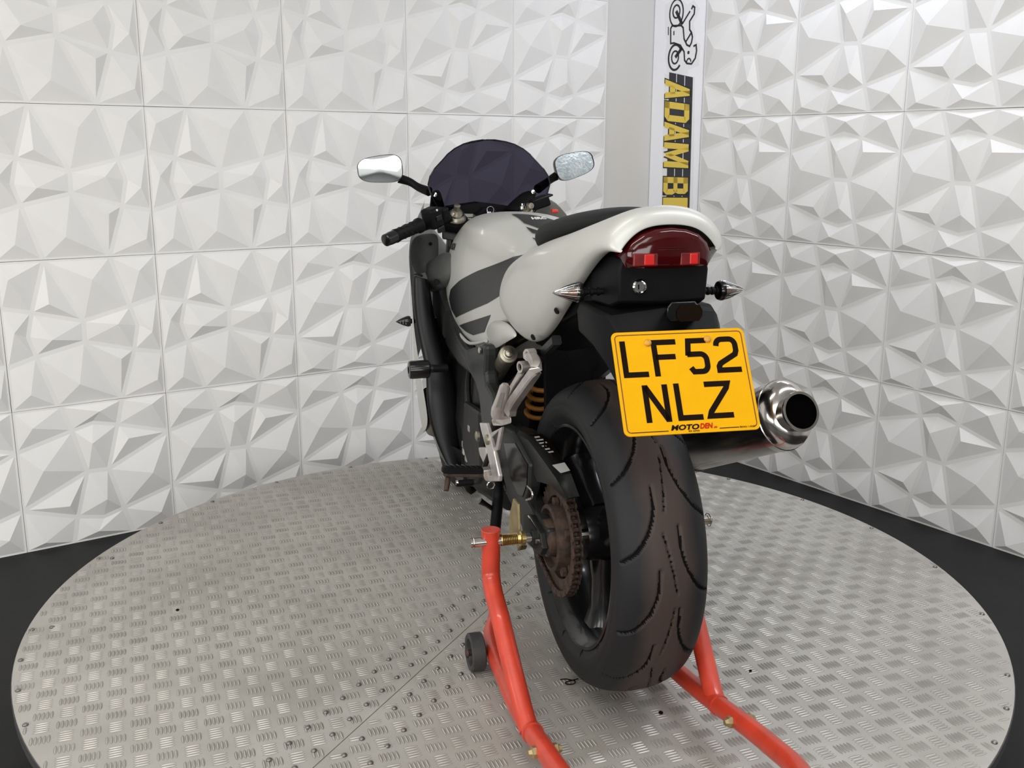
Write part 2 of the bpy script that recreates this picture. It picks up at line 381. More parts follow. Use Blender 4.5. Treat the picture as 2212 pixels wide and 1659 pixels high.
groove(sp2([(.44, -.010), (.60, -.004), (.78, .004)]), .0026, 7)
import collections
_b = collections.defaultdict(list)
for g in GR: _b[int(g[0] / (2 * PI) * 60)].append(g)
def tyre_fast(name, c, ro, prof, nu):
    vs, fs = [], []; nv = len(prof)
    for i in range(nu):
        u = 2 * PI * i / nu; k = int(u / (2 * PI) * 60)
        near = [g for kk in (k - 1, k, k + 1) for g in _b[kk % 60]]
        near = [((((u - gu + PI) % (2 * PI)) - PI) * ro, gy, w) for gu, gy, w, _ in near]
        near = [g for g in near if abs(g[0]) < .006]
        for (y, r) in prof:
            d = 0.0
            for du, gy, w in near:
                if abs(y - gy) < w:
                    q = math.hypot(du, y - gy) / w
                    if q < 1: d = max(d, .0050 * (1 - q ** 4))
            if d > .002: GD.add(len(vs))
            vs.append((c[0] + (r - d) * math.cos(u), c[1] + y, c[2] + (r - d) * math.sin(u)))
    for i in range(nu):
        for j in range(nv - 1):
            fs.append((i * nv + j, ((i + 1) % nu) * nv + j, ((i + 1) % nu) * nv + j + 1, i * nv + j + 1))
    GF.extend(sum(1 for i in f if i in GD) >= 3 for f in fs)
    return MB().add(vs, fs)
GD = set(); GF = []
def dense(prof, k=3):
    out = []
    for p, q in zip(prof[:-1], prof[1:]):
        for j in range(k): out.append((p[0] + (q[0] - p[0]) * j / k, p[1] + (q[1] - p[1]) * j / k))
    return out + [prof[-1]]
rt_ = put('rear_tyre', tyre_fast('rear_tyre', A(0, 0, 0), .315, dense(crown(.0895, .315, .226)), 640), M_TYRE, bike, smooth=70, label='wide worn rear tyre with curved tread grooves')
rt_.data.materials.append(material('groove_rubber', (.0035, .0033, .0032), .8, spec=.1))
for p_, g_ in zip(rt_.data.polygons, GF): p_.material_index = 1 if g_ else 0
put('front_tyre', tyre('front_tyre', A(1.385, 0, -.0435), .30, crown(.060, .2995, .224), None, 96), M_TYRE, bike, smooth=70)
def wheel(name, c, hw, spokes):
    pr = [(-hw, .228), (-hw, .222), (-hw + .012, .214), (-hw + .02, .205), (-hw * .4, .196), (hw * .4, .196), (hw - .02, .205), (hw - .012, .214), (hw, .222), (hw, .228),
          (hw - .004, .2275), (hw - .012, .221), (hw * .4, .203), (-hw * .4, .203), (-hw + .012, .221), (-hw + .004, .2275)]
    w = put(name, MB().lathe(pr, c, n=96, closed=True), M_WHEEL, bike, smooth=40)
    hb = put('hub', MB().lathe([(-hw * .75, .02), (-hw * .75, .05), (-hw * .5, .055), (hw * .5, .055), (hw * .75, .05), (hw * .75, .02)], c, n=40), M_WHEEL, w, smooth=40)
    for k in range(spokes):
        a = 2 * PI * k / spokes + .5; d = Vector((math.cos(a), 0, math.sin(a))); t = Vector((-d.z, 0, d.x)); C = Vector(c)
        loops = []
        for r, wd, th in ((.045, .040, .040), (.10, .028, .034), (.16, .026, .034), (.200, .040, .044)):
            loops.append([C + d * r + t * (wd * x) + Vector((0, th * y, 0)) for x, y in ((-1, -.5), (-.5, -1), (.5, -1), (1, -.5), (1, .5), (.5, 1), (-.5, 1), (-1, .5))])
        put('spoke', MB().loft(loops), M_WHEEL, w, smooth=50)
    return w
rw = wheel('rear_wheel', A(0, 0, 0), .078, 3)
fw = wheel('front_wheel', A(1.385, 0, -.0435), .050, 3)
for s in (-1, 1):
    put('brake_disc', MB().lathe([(-.0025, .10), (.0025, .10), (.0025, .148), (-.0025, .148)], A(1.385, s * .068, -.047), n=64, closed=True), M_STEEL, bike, smooth=40)
put('brake_disc', MB().lathe([(-.0025, .07), (.0025, .07), (.0025, .11), (-.0025, .11)], A(0, -.085, 0), n=64, closed=True), M_STEEL, bike, smooth=40)

# --- sprocket, carrier, chain (left side)
SY = .106; NT = 45; PR = .01588 / 2 / math.sin(PI / NT)
def sprocket(c, pr, nt, hub, holes):
    pts = []
    for k in range(nt):
        a = 2 * PI * k / nt
        for da, r in ((-.5, pr - .0042), (-.22, pr - .0035), (-.10, pr + .0045), (.10, pr + .0045), (.22, pr - .0035)):
            b = a + da * 2 * PI / nt; pts.append((r * math.cos(b), r * math.sin(b)))
    mb = MB(); n = len(pts); y0 = -.0035; vs = []; fs = []
    for y in (-.0035, .0035):
        vs += [(c[0] + x, c[1] + y, c[2] + z) for x, z in pts]
        vs += [(c[0] + hub * math.cos(2 * PI * k / n), c[1] + y, c[2] + hub * math.sin(2 * PI * k / n)) for k in range(n)]
    for k in range(n):
        j = (k + 1) % n
        fs += [(k, j, n + j, n + k), (2 * n + k, 3 * n + k, 3 * n + j, 2 * n + j), (k, 2 * n + k, 2 * n + j, j), (n + k, n + j, 3 * n + j, 3 * n + k)]
    return MB().add(vs, fs)
spk = put('sprocket', sprocket(A(0, SY, 0), PR, NT, .085, 0), M_RUST, bike, smooth=30, label='rusty rear sprocket ring')
for k in range(5):
    a = 2 * PI * k / 5 + .2; d = Vector((math.cos(a), 0, math.sin(a))); t = Vector((-d.z, 0, d.x)); C = Vector(A(0, SY, 0))
    put('sprocket_arm', MB().prism([C + d * .050 + t * .020, C + d * .092 + t * .012, C + d * .092 - t * .012, C + d * .050 - t * .020], (0, -.006, 0)), M_RUST, spk, bevel=.001)
    put('sprocket_nut', MB().lathe([(0, .011), (.009, .011), (.010, .008)], C + d * .073 + Vector((0, .002, 0)), n=6), M_RUST, spk)
put('sprocket_carrier', MB().lathe([(-.02, .070), (.022, .068), (.024, .060), (.010, .056), (.010, .040), (.030, .038), (.034, .030), (.034, .012)], A(0, SY, 0), n=56), M_RUST, bike, smooth=35)
ch = thing('drive_chain', '', ''); del ch['label']; del ch['category']; ch.parent = bike
FS = (.575, .055); fr = .0405
path = []
PI2 = .01588
def circ(c, r, a0, a1):
    n = max(2, int(abs(a1 - a0) * r / PI2)); return [(c[0] + r * math.cos(a0 + (a1 - a0) * k / n), c[1] + r * math.sin(a0 + (a1 - a0) * k / n)) for k in range(n + 1)]
dd = math.hypot(*FS); base = math.atan2(FS[1], FS[0]); al = math.acos((PR - fr) / dd)
raw = circ((0, 0), PR, base + al, base + 2 * PI - al) + circ(FS, fr, base - al, base + al)
raw.append(raw[0])
# walk along the closed path in steps of one pitch
seg = [(Vector((*p, 0)), Vector((*q, 0))) for p, q in zip(raw[:-1], raw[1:])]
tot = sum((b - a).length for a, b in seg); NL_ = int(tot / PI2); step = tot / NL_
ptsC = []; acc = 0; tgt = 0
for a, b in seg:
    L = (b - a).length
    while tgt <= acc + L + 1e-9 and len(ptsC) < NL_:
        ptsC.append(a + (b - a) * ((tgt - acc) / L if L else 0)); tgt += step
    acc += L
def link_mesh(outer):
    mb = MB(); w = .0088 if outer else .0064
    for s in (-1, 1):
        pts = []
        for k in range(6): a = PI / 2 + PI * k / 5; pts.append((-PI2 / 2 + .0072 * math.cos(a), .0072 * math.sin(a)))
        pts.append((0, -.0052))
        for k in range(6): a = -PI / 2 + PI * k / 5; pts.append((PI2 / 2 + .0072 * math.cos(a), .0072 * math.sin(a)))
        pts.append((0, .0052))
        mb.prism([(x, s * w - .001, z) for x, z in pts], (0, .002, 0))
    if outer:
        for x in (-PI2 / 2, PI2 / 2): mb.lathe([(-.0108, .0026), (.0108, .0026)], (x, 0, 0), n=8)
    else:
        for x in (-PI2 / 2, PI2 / 2): mb.lathe([(-.005, .005), (.005, .005)], (x, 0, 0), n=10)
    me = bpy.data.meshes.new('chain_link'); me.from_pydata(mb.v, [], mb.f); me.materials.append(M_RUST2 if not outer else M_RUST); return me
LM = [link_mesh(True), link_mesh(False)]
for i, p in enumerate(ptsC):
    q = ptsC[(i + 1) % len(ptsC)]; m = (p + q) / 2; o = link('chain_link', LM[i % 2], ch)
    o.location = A(m.x, SY, m.y); o.rotation_euler = (0, -math.atan2(q.y - p.y, q.x - p.x), 0)
put('front_sprocket', sprocket(A(FS[0], SY, FS[1]), fr, 16, .012, 0), M_RUST, bike)

# --- swingarm
arm = put('swingarm', MB().prism([(0.4110, 0.1450, 0.4905), (0.2300, 0.1450, 0.5105), (0.0890, 0.1450, 0.4765), (0.0950, 0.1450, 0.4245), (0.1150, 0.1450, 0.3915), (0.0730, 0.1450, 0.3835), (0.0080, 0.1450, 0.3565), (-0.0150, 0.1450, 0.3355), (0.0070, 0.1450, 0.3045), (0.1310, 0.1450, 0.2905), (0.1580, 0.1450, 0.3375), (0.2560, 0.1450, 0.3385), (0.3060, 0.1450, 0.3795)], (0, -.028, 0)), M_DARKGREY, bike, bevel=.006)
put('swingarm_recess', MB().prism([(0.2900, 0.1470, 0.4645), (0.1950, 0.1470, 0.4915), (0.0960, 0.1470, 0.4735), (0.1020, 0.1470, 0.4285), (0.1340, 0.1470, 0.3895), (0.1710, 0.1470, 0.3835), (0.2330, 0.1470, 0.4035)], (0, -.004, 0)), M_BLKG, arm)
put('swingarm_beam', MB().prism([A(.52, .04, .03), A(.52, .04, .10), A(.05, .115, .035), A(-.03, .115, .03), A(-.03, .115, -.03), A(.05, .115, -.04)], (0, .026, 0)), M_DARKGREY, arm, bevel=.005)
put('swingarm_beam', MB().prism([A(.52, -.14, .03), A(.52, -.14, .10), A(.05, -.14, .035), A(-.06, -.14, .03), A(-.06, -.14, -.03), A(.05, -.14, -.04)], (0, .028, 0)), M_DARKGREY, arm, bevel=.005)
put('swingarm_crossbrace', MB().box(A(.42, 0, .06), (.09, .26, .07)), M_DARKGREY, arm, bevel=.008)
# chain adjuster: open channel with bright edges, axle nut, end plate
ad = put('adjuster_block', MB().prism([(0.1040, 0.1520, 0.3605), (0.0520, 0.1520, 0.3785), (-0.0150, 0.1520, 0.3645), (-0.0350, 0.1520, 0.3395), (-0.0160, 0.1520, 0.3175), (0.1070, 0.1520, 0.3065)], (0, -.012, 0)), M_GUN, bike, bevel=.002)
put('adjuster_end', MB().prism([(-0.0080, 0.1500, 0.3615), (0.0380, 0.1150, 0.3425), (0.0240, 0.1150, 0.3215), (-0.0250, 0.1500, 0.3425)], (-.004, 0, 0)), M_BLKG, ad)
put('adjuster_rim', MB().tube([(0.0660, 0.1520, 0.3725), (-0.0110, 0.1510, 0.3625), (0.0380, 0.1150, 0.3415)], .0022, 6), M_CHROME, ad)
put('adjuster_rim', MB().tube([(0.0040, 0.1520, 0.3505), (-0.0280, 0.1510, 0.3435), (0.0240, 0.1150, 0.3205)], .0028, 6), M_CHROME, ad)
put('adjuster_bolt', MB().lathe([(-.016, .007), (.004, .007), (.005, .004)], (0.0020, 0.1300, 0.3185), axis=(-1, 0, 0), n=6), M_RUST, ad)
put('axle_nut', MB().lathe([(0, .017), (.012, .017), (.014, .013)], A(.005, .150, .002), n=6), M_GUN, ad)
put('axle', MB().cyl(A(0, -.16, 0), A(0, .16, 0), .011), M_STEEL, bike, smooth=40)
# chain guard with stickers
cg = put('chain_guard', MB().grid([[(0.3280, 0.1370, 0.4485), (0.2080, 0.1370, 0.4585), (0.1100, 0.1370, 0.4685), (0.0580, 0.1370, 0.4485), (-0.0370, 0.1370, 0.4715), (-0.1300, 0.1370, 0.4715)],
                                   [(0.2870, 0.1370, 0.4945), (0.2010, 0.1370, 0.5095), (0.1220, 0.1370, 0.5175), (0.0270, 0.1370, 0.5075), (-0.0660, 0.1370, 0.4965), (-0.1410, 0.1370, 0.4785)],
                                   [(0.2970, 0.1280, 0.5005), (0.2190, 0.1280, 0.5125), (0.1390, 0.1280, 0.5205), (0.0380, 0.1280, 0.5095), (-0.0550, 0.1280, 0.4975), (-0.1250, 0.1280, 0.4755)],
                                   [(0.3980, 0.0800, 0.4745), (0.2880, 0.0800, 0.4945), (0.2040, 0.0750, 0.5005), (0.1190, 0.0720, 0.4845), (0.0380, 0.0700, 0.4655), (-0.0170, 0.0700, 0.4355)]]), M_DARKGREY, bike, smooth=40, solid=.003)
def sticker(name, quad, m, par, lift=.0012):
    return put(name, MB().prism([Vector(p) + Vector((-.0006, 0, lift)) for p in quad], (0, 0, .0006)), m, par)
sk = sticker('warning_sticker', [(0.1600, 0.1260, 0.5105), (0.1950, 0.0800, 0.5015), (0.1000, 0.0760, 0.4805), (0.0470, 0.1240, 0.4945)], M_INK, cg, .0075)
for k in range(6):
    t = .12 + k * .14
    def lerp(p, q, t): return Vector(p) * (1 - t) + Vector(q) * t
    l0, l1 = lerp((0.1600, 0.1260, 0.5105), (0.0470, 0.1240, 0.4945), t), lerp((0.1950, 0.0800, 0.5015), (0.1000, 0.0760, 0.4805), t)
    m0, m1 = lerp((0.1600, 0.1260, 0.5105), (0.0470, 0.1240, 0.4945), t + .055), lerp((0.1950, 0.0800, 0.5015), (0.1000, 0.0760, 0.4805), t + .055)
    put('sticker_line', MB().prism([lerp(l0, l1, .10) + Vector((0, 0, .0088)), lerp(l0, l1, .55 + .1 * (k % 3)) + Vector((0, 0, .0088)), lerp(m0, m1, .55 + .1 * (k % 3)) + Vector((0, 0, .0088)), lerp(m0, m1, .10) + Vector((0, 0, .0088))], (0, 0, .0004)), M_WHITE, sk)
sticker('tyre_size_label', [(-0.0070, 0.1280, 0.4955), (0.0530, 0.0800, 0.4795), (0.0170, 0.0800, 0.4735), (-0.0410, 0.1280, 0.4875)], M_WHITE, cg, .0065)

# --- tail cowl
TS = [(.33, [(0, .515), (.07, .520), (.105, .528), (.130, .515), (.147, .475), (.150, .448), (.147, .424), (.136, .408), (.115, .410)]),
      (.245, [(0, .545), (.07, .548), (.108, .553), (.136, .540), (.153, .490), (.153, .440), (.146, .396), (.126, .370), (.106, .374)]),
      (.15, [(0, .570), (.07, .575), (.104, .580), (.134, .566), (.152, .515), (.152, .455), (.141, .396), (.117, .363), (.100, .370)]),
      (.05, [(0, .595), (.07, .598), (.102, .602), (.131, .588), (.149, .545), (.149, .490), (.140, .437), (.121, .410), (.103, .416)]),
      (-.05, [(0, .612), (.07, .616), (.100, .620), (.127, .607), (.143, .572), (.144, .530), (.138, .495), (.122, .477), (.104, .483)]),
      (-.13, [(0, .640), (.06, .641), (.094, .640), (.119, .626), (.132, .600), (.133, .572), (.129, .553), (.117, .540), (.100, .546)]),
      (-.19, [(0, .672), (.05, .667), (.082, .655), (.106, .638), (.119, .618), (.121, .602), (.118, .590), (.107, .585), (.092, .590)]),
      (-.225, [(0, .679), (.045, .674), (.074, .662), (.096, .644), (.108, .626), (.111, .612), (.109, .602), (.100, .598), (.088, .602)]),
      (-.245, [(0, .668), (.040, .664), (.067, .653), (.087, .636), (.098, .619), (.101, .607), (.100, .600), (.093, .598), (.085, .602)]),
      (-.252, [(0, .644), (.036, .641), (.058, .632), (.074, .618), (.083, .607), (.087, .601), (.088, .598), (.086, .598), (.083, .602)])]
rows = []
for x, P in TS:
    half = [A(x, y, z) for y, z in P]
    rows.append([(p[0], p[1], p[2]) for p in half[::-1]] + [(p[0], -p[1], p[2]) for p in half[1:]])
tail = put('tail_cowl', MB().grid(rows), M_SILVER, bike, subsurf=2, solid=.003, label='silver tail cowl curving round the tail light')
for px in ((-0.0320, 0.1280, 0.8155), (0.0870, 0.1390, 0.7445)):
    put('cowl_screw', MB().lathe([(0, .007), (.002, .006), (.0025, 0)], px, axis=(-.3, .8, -.3), n=14), M_BLK, tail)
# small grey side cover under the tank, in front of the tail
put('side_cover', MB().grid([[(0.4990, 0.1400, 0.6875), (0.4670, 0.1420, 0.6735), (0.4310, 0.1420, 0.6625), (0.4110, 0.1380, 0.6555)],
                             [(0.4410, 0.1460, 0.7135), (0.3720, 0.1500, 0.7075), (0.3290, 0.1500, 0.6985), (0.3110, 0.1440, 0.6885)],
                             [(0.4050, 0.1460, 0.7265), (0.3050, 0.1500, 0.7335), (0.2490, 0.1500, 0.7245), (0.2240, 0.1430, 0.7185)],
                             [(0.4140, 0.1350, 0.7285), (0.3100, 0.1380, 0.7435), (0.2470, 0.1380, 0.7385), (0.2300, 0.1300, 0.7235)]]), M_SILVER2, bike, subsurf=2, solid=.004)

# --- seats
def half_loft(st, m, name, par=bike, sub=2, cap=True, **k):
    loops = []
    for x, P in st:
        L = [A(x, y, z) for y, z in P]
        loops.append(L + [(p[0], -p[1], p[2]) for p in L[::-1] if p[1] > 1e-6])
    return put(name, MB().loft(loops, cap, cap), m, par, subsurf=sub, **k)
half_loft([(.300, [(0, .572), (.02, .572), (.036, .566), (.036, .535), (0, .53)]),
           (.288, [(0, .602), (.035, .600), (.066, .588), (.066, .545), (0, .54)]),
           (.250, [(0, .618), (.05, .616), (.092, .602), (.092, .552), (0, .54)]),
           (.205, [(0, .628), (.06, .625), (.107, .608), (.106, .560), (0, .55)]),
           (.15, [(0, .638), (.06, .635), (.110, .617), (.108, .575), (0, .56)]),
           (.08, [(0, .650), (.06, .646), (.107, .629), (.105, .596), (0, .57)]),
           (0, [(0, .661), (.055, .656), (.099, .641), (.100, .610), (0, .59)]),
           (-.08, [(0, .667), (.05, .663), (.084, .650), (.088, .628), (0, .61)]),
           (-.13, [(0, .664), (.04, .661), (.062, .652), (.066, .638), (0, .62)])], M_SEAT, 'pillion_seat')
half_loft([(.60, [(0, .47), (.05, .468), (.075, .455), (.078, .42), (0, .41)]),
           (.50, [(0, .475), (.07, .472), (.105, .455), (.11, .42), (0, .41)]),
           (.40, [(0, .485), (.08, .483), (.125, .468), (.128, .43), (0, .42)]),
           (.33, [(0, .51), (.07, .508), (.115, .495), (.120, .45), (0, .44)])], M_SEAT, 'rider_seat')

# --- fuel tank
TK = [(1.045, [(0, .560), (.05, .553), (.085, .530), (.105, .490), (.112, .450), (.112, .415), (.105, .390), (.07, .38), (0, .38)]),
      (1.00, [(0, .585), (.06, .577), (.088, .548), (.116, .500), (.128, .450), (.135, .400), (.125, .365), (.08, .35), (0, .35)]),
      (.92, [(0, .600), (.07, .593), (.108, .560), (.140, .508), (.151, .450), (.155, .385), (.142, .318), (.09, .32), (0, .32)]),
      (.80, [(0, .610), (.075, .603), (.122, .568), (.154, .512), (.162, .448), (.161, .372), (.149, .286), (.09, .27), (0, .27)]),
      (.68, [(0, .615), (.075, .608), (.128, .576), (.154, .518), (.158, .448), (.154, .370), (.147, .268), (.09, .26), (0, .26)]),
      (.56, [(0, .618), (.070, .610), (.112, .580), (.134, .524), (.142, .450), (.146, .375), (.144, .272), (.09, .26), (0, .26)]),
      (.46, [(0, .605), (.060, .598), (.095, .570), (.116, .520), (.130, .455), (.139, .385), (.141, .290), (.09, .27), (0, .27)]),
      (.38, [(0, .588), (.055, .583), (.092, .562), (.114, .520), (.128, .452), (.137, .400), (.137, .355), (.09, .34), (0, .34)]),
      (.30, [(0, .575), (.055, .572), (.098, .560), (.120, .525), (.132, .455), (.136, .430), (.132, .402), (.09, .39), (0, .39)]),
      (.20, [(0, .540), (.055, .540), (.098, .545), (.118, .520), (.126, .455), (.128, .440), (.124, .425), (.09, .41), (0, .41)])]
tank = half_loft(TK, M_SILVER, 'fuel_tank', label='rounded silver fuel tank with black side stripe')
put('tank_lip', MB().tube(spline([(0.9230, 0.1560, 0.6985), (0.8820, 0.1540, 0.6675), (0.7850, 0.1500, 0.6425), (0.6680, 0.1470, 0.6305), (0.5820, 0.1450, 0.6415), (0.4730, 0.1430, 0.6675)], 6), .0045, 8), M_SILVER, tank, smooth=60)
def decal(name, poly, m, target, par, cuts=4, off=.0012, axis='Y', mode=None):
    b = bmesh.new(); f = b.faces.new([b.verts.new(p) for p in poly])
    bmesh.ops.triangulate(b, faces=b.faces[:])
    for _ in range(cuts): bmesh.ops.subdivide_edges(b, edges=[e for e in b.edges if e.calc_length() > .012], cuts=1, use_grid_fill=False); bmesh.ops.triangulate(b, faces=b.faces[:])
    me = bpy.data.meshes.new(name); b.to_mesh(me); b.free(); me.materials.append(m)
    for p in me.polygons: p.use_smooth = True
    o = link(name, me, par)
    md = o.modifiers.new('wrap', 'SHRINKWRAP'); md.target = target; md.wrap_method = 'PROJECT'; md.wrap_mode = 'ABOVE_SURFACE'
    md.use_project_x = axis == 'X'; md.use_project_y = axis == 'Y'; md.use_project_z = axis == 'Z'; md.use_negative_direction = True; md.use_positive_direction = True; md.offset = off
    if axis == 'Y' and poly[0][1] < 0: pass
    return o
def both(name, poly, m, target, par, **k):
    a = decal(name, poly, m, target, par, **k); decal(name, [(x, -y, z) for x, y, z in poly], m, target, par, **k); return a
both('tank_stripe', [(0.2860, 0.1300, 0.8895), (0.2950, 0.1400, 0.8625), (0.2940, 0.1550, 0.8345), (0.3700, 0.1570, 0.7935), (0.4800, 0.1580, 0.7565), (0.6600, 0.1580, 0.7065), (0.7690, 0.1570, 0.6775), (0.8270, 0.1600, 0.6915), (0.8430, 0.1640, 0.7185), (0.8070, 0.1660, 0.7475), (0.6990, 0.1670, 0.7855), (0.5670, 0.1660, 0.8245), (0.4230, 0.1600, 0.8615), (0.3520, 0.1400, 0.8785)], M_DECAL, tank, tank)
both('tank_stripe', [(0.4450, 0.1540, 0.7345), (0.4970, 0.1520, 0.6845), (0.6030, 0.1520, 0.6585), (0.6730, 0.1520, 0.6555), (0.7480, 0.1540, 0.6595), (0.5890, 0.1560, 0.6985)], M_DECAL, tank, tank)
def text_mesh(s, size, ext=.0006, bold=0.0, shear=0.0, res=3):
    c = bpy.data.curves.new('t', 'FONT'); c.body = s; c.size = size; c.extrude = ext; c.offset = bold; c.shear = shear; c.resolution_u = res; c.align_x = 'CENTER'; c.align_y = 'CENTER'
    o = bpy.data.objects.new('t', c); COL.objects.link(o); bpy.context.view_layer.update()
    me = bpy.data.meshes.new_from_object(o.evaluated_get(bpy.context.evaluated_depsgraph_get())); bpy.data.objects.remove(o); bpy.data.curves.remove(c)
    return me
def text_obj(name, s, size, M, m, par, **k):
    me = text_mesh(s, size, **k); me.transform(M); me.materials.clear(); me.materials.append(m); return link(name, me, par)
# lettering along the tank shoulder (only its end shows past the tank's curve)
_x = Vector((-1, -.10, .0)).normalized(); _z = Vector((.0, .40, .92)); _z = (_z - _x * _z.dot(_x)).normalized(); _y = _z
M4 = Matrix.Identity(4); nrm = _x.cross(_y); p0 = Vector((0.8910, 0.1580, 0.8385)); p0 = Vector(A(.862, .150, .514))
for i, v in enumerate((_x, _y, nrm)):
    for j in range(3): M4[j][i] = v[j]
M4.translation = p0
tx = text_obj('tank_lettering', 'HONDA', .034, M4, M_DECAL, tank, bold=.0012)
md = tx.modifiers.new('wrap', 'SHRINKWRAP'); md.target = tank; md.wrap_method = 'NEAREST_SURFACEPOINT'; md.wrap_mode = 'ABOVE_SURFACE'; md.offset = .0012
# carbon tank pad pieces on the tank's rear slope
def pad(poly): return decal('tank_pad', poly, M_CARBON, tank, tank, cuts=3, off=.0022, axis='Z')
pd = pad([(0.6060, 0.0460, 0.9465), (0.4630, -0.0300, 0.9555), (0.4010, -0.0050, 0.9295), (0.3960, 0.0300, 0.9315), (0.4730, 0.0500, 0.9375)])
pad([(0.4400, 0.0550, 0.9345), (0.3530, 0.0300, 0.9255), (0.3410, 0.0400, 0.9125), (0.3860, 0.0550, 0.9195)])
pad([(0.3510, 0.0650, 0.9145), (0.3060, 0.0550, 0.9105), (0.3030, 0.0600, 0.9015), (0.3370, 0.0660, 0.9015)])
M4 = Matrix.Identity(4); _x = Vector((0, -1, 0)); _y = Vector((.95, 0, .3)).normalized(); nrm = _x.cross(_y)
for i, v in enumerate((_x, _y, nrm)):
    for j in range(3): M4[j][i] = v[j]
M4.translation = Vector((0.4890, 0.0100, 0.9455)) + nrm * .010
text_obj('pad_lettering', 'HRC', .018, M4, M_WHITE, pd, bold=.0006)

# --- frame, pivot plate, subframe
def slab(name, pts, th, m, bev=.006, par=bike, **k): return put(name, MB().prism(pts, (0, -th, 0)), m, par, bevel=bev, **k)
fsp = MB()
def ring(c, t, up, w, hgt):
    t = Vector(t).normalized(); up = Vector(up); s = t.cross(up).normalized(); up = s.cross(t).normalized(); c = Vector(c)
    return [c + s * (w * a) + up * (hgt * b) for a, b in ((-.5, -.35), (-.35, -.5), (.35, -.5), (.5, -.35), (.5, .35), (.35, .5), (-.35, .5), (-.5, .35))]
def beam(name, pts, w, hgt, m, up=(0, 0, 1), par=bike, k=5, **kw):
    P = spline(pts, k); n = len(P); loops = []
    for i in range(n):
        t = P[min(i + 1, n - 1)] - P[max(i - 1, 0)]
        f = i / (n - 1); ww = w[0] + (w[1] - w[0]) * f if isinstance(w, tuple) else w; hh = hgt[0] + (hgt[1] - hgt[0]) * f if isinstance(hgt, tuple) else hgt
        loops.append(ring(P[i], t, up, ww, hh))
    return put(name, MB().loft(loops), m, par, smooth=40, **kw)
beam('frame_spar', [A(1.06, .06, .38), A(.98, .118, .345), (1.0170, 0.1480, 0.7005), (0.9410, 0.1500, 0.6745), (0.8550, 0.1520, 0.6455)], .040, .085, M_DARKGREY)
beam('frame_spar', [A(1.06, -.06, .38), A(.98, -.125, .345), A(.86, -.150, .29), A(.74, -.155, .255), A(.62, -.158, .225), A(.53, -.160, .19)], .045, (.10, .085), M_DARKGREY)
pv = slab('pivot_plate', [(1.0620, 0.1600, 0.6815), (0.8830, 0.1600, 0.7065), (0.8520, 0.1600, 0.6775), (0.7980, 0.1600, 0.6555), (0.7120, 0.1620, 0.6325), (0.6400, 0.1630, 0.6225), (0.6030, 0.1630, 0.6235), (0.5300, 0.1640, 0.6425), (0.4760, 0.1650, 0.6545), (0.4280, 0.1650, 0.6695), (0.3910, 0.1650, 0.6725), (0.3920, 0.1650, 0.6485), (0.4010, 0.1650, 0.6015), (0.3880, 0.1650, 0.5825), (0.3350, 0.1660, 0.5735), (0.3090, 0.1660, 0.5605), (0.3090, 0.1660, 0.5185), (0.3350, 0.1660, 0.4745), (0.4270, 0.1660, 0.4585), (0.4500, 0.1650, 0.5105), (0.4640, 0.1650, 0.5355), (0.4980, 0.1650, 0.5555), (0.5530, 0.1650, 0.5685), (0.7100, 0.1630, 0.5635), (0.8610, 0.1620, 0.5805), (0.9960, 0.1600, 0.6175)], .034, M_DARKGREY, .009)
put('frame_bolt', MB().lathe([(0, .009), (.004, .009), (.005, .005)], (0.4290, 0.1670, 0.6535), n=12), M_STEEL, pv)
put('steering_head', MB().cyl(A(1.09, 0, .33), A(1.045, 0, .53), .035), M_DARKGREY, bike, smooth=40)
for s in (1, -1):
    beam('subframe_rail', [A(.55, s * .10, .27), A(.30, s * .10, .36), A(.05, s * .095, .44), A(-.15, s * .07, .52)], .022, .022, M_BLK)
    beam('subframe_rail', [A(.50, s * .100, .17), A(.22, s * .098, .315), A(.06, s * .098, .395)], .020, .020, M_DARKGREY)

# --- undertail: inner fender, rear panel, plate carrier, lamp, lock
put('fender_front_wall', MB().prism([A(.395, .026, .42), A(.375, .026, .10), A(.365, -.12, .10), A(.365, -.12, .42)], (-.012, 0, 0)), M_BLK, bike, bevel=.003)
half_loft([(.36, [(0, .47), (.09, .47), (.095, .40), (.09, .30), (0, .29)]), (.20, [(0, .53), (.098, .52), (.100, .44), (.098, .36), (0, .35)]),
           (.02, [(0, .57), (.100, .56), (.104, .50), (.100, .42), (0, .41)]), (-.12, [(0, .60), (.098, .59), (.100, .56), (.098, .50), (0, .49)]),
           (-.20, [(0, .60), (.085, .59), (.088, .56), (.085, .53), (0, .52)])], M_BLK, 'inner_fender', sub=1)
under = half_loft([(-.13, [(0, .59), (.088, .58), (.098, .55), (.094, .500), (0, .495)]), (-.20, [(0, .595), (.083, .590), (.090, .56), (.086, .500), (0, .495)]),
           (-.232, [(0, .590), (.078, .588), (.083, .565), (.080, .512), (0, .508)])], M_BLK, 'undertail_panel', sub=0, smooth=30, bevel=.004)
slab_ = [A(-.10, .118, .50), A(-.185, .120, .490), A(-.215, .112, .475), A(-.235, .105, .440), A(-.275, .085, .375), A(-.30, .070, .33), A(-.255, .066, .33), A(-.16, .10, .42), A(-.09, .112, .45)]
carr = half_loft([(-.10, [(0, .500), (.106, .497), (.112, .480), (.108, .440), (0, .44)]), (-.19, [(0, .505), (.112, .497), (.119, .480), (.112, .430), (0, .42)]),
           (-.235, [(0, .500), (.100, .490), (.108, .468), (.104, .405), (0, .39)]), (-.285, [(0, .455), (.085, .445), (.092, .43), (.088, .355), (0, .34)]),
           (-.345, [(0, .375), (.065, .37), (.068, .36), (.065, .325), (0, .315)])], M_BLK, 'plate_carrier', sub=0, smooth=30, bevel=.005)
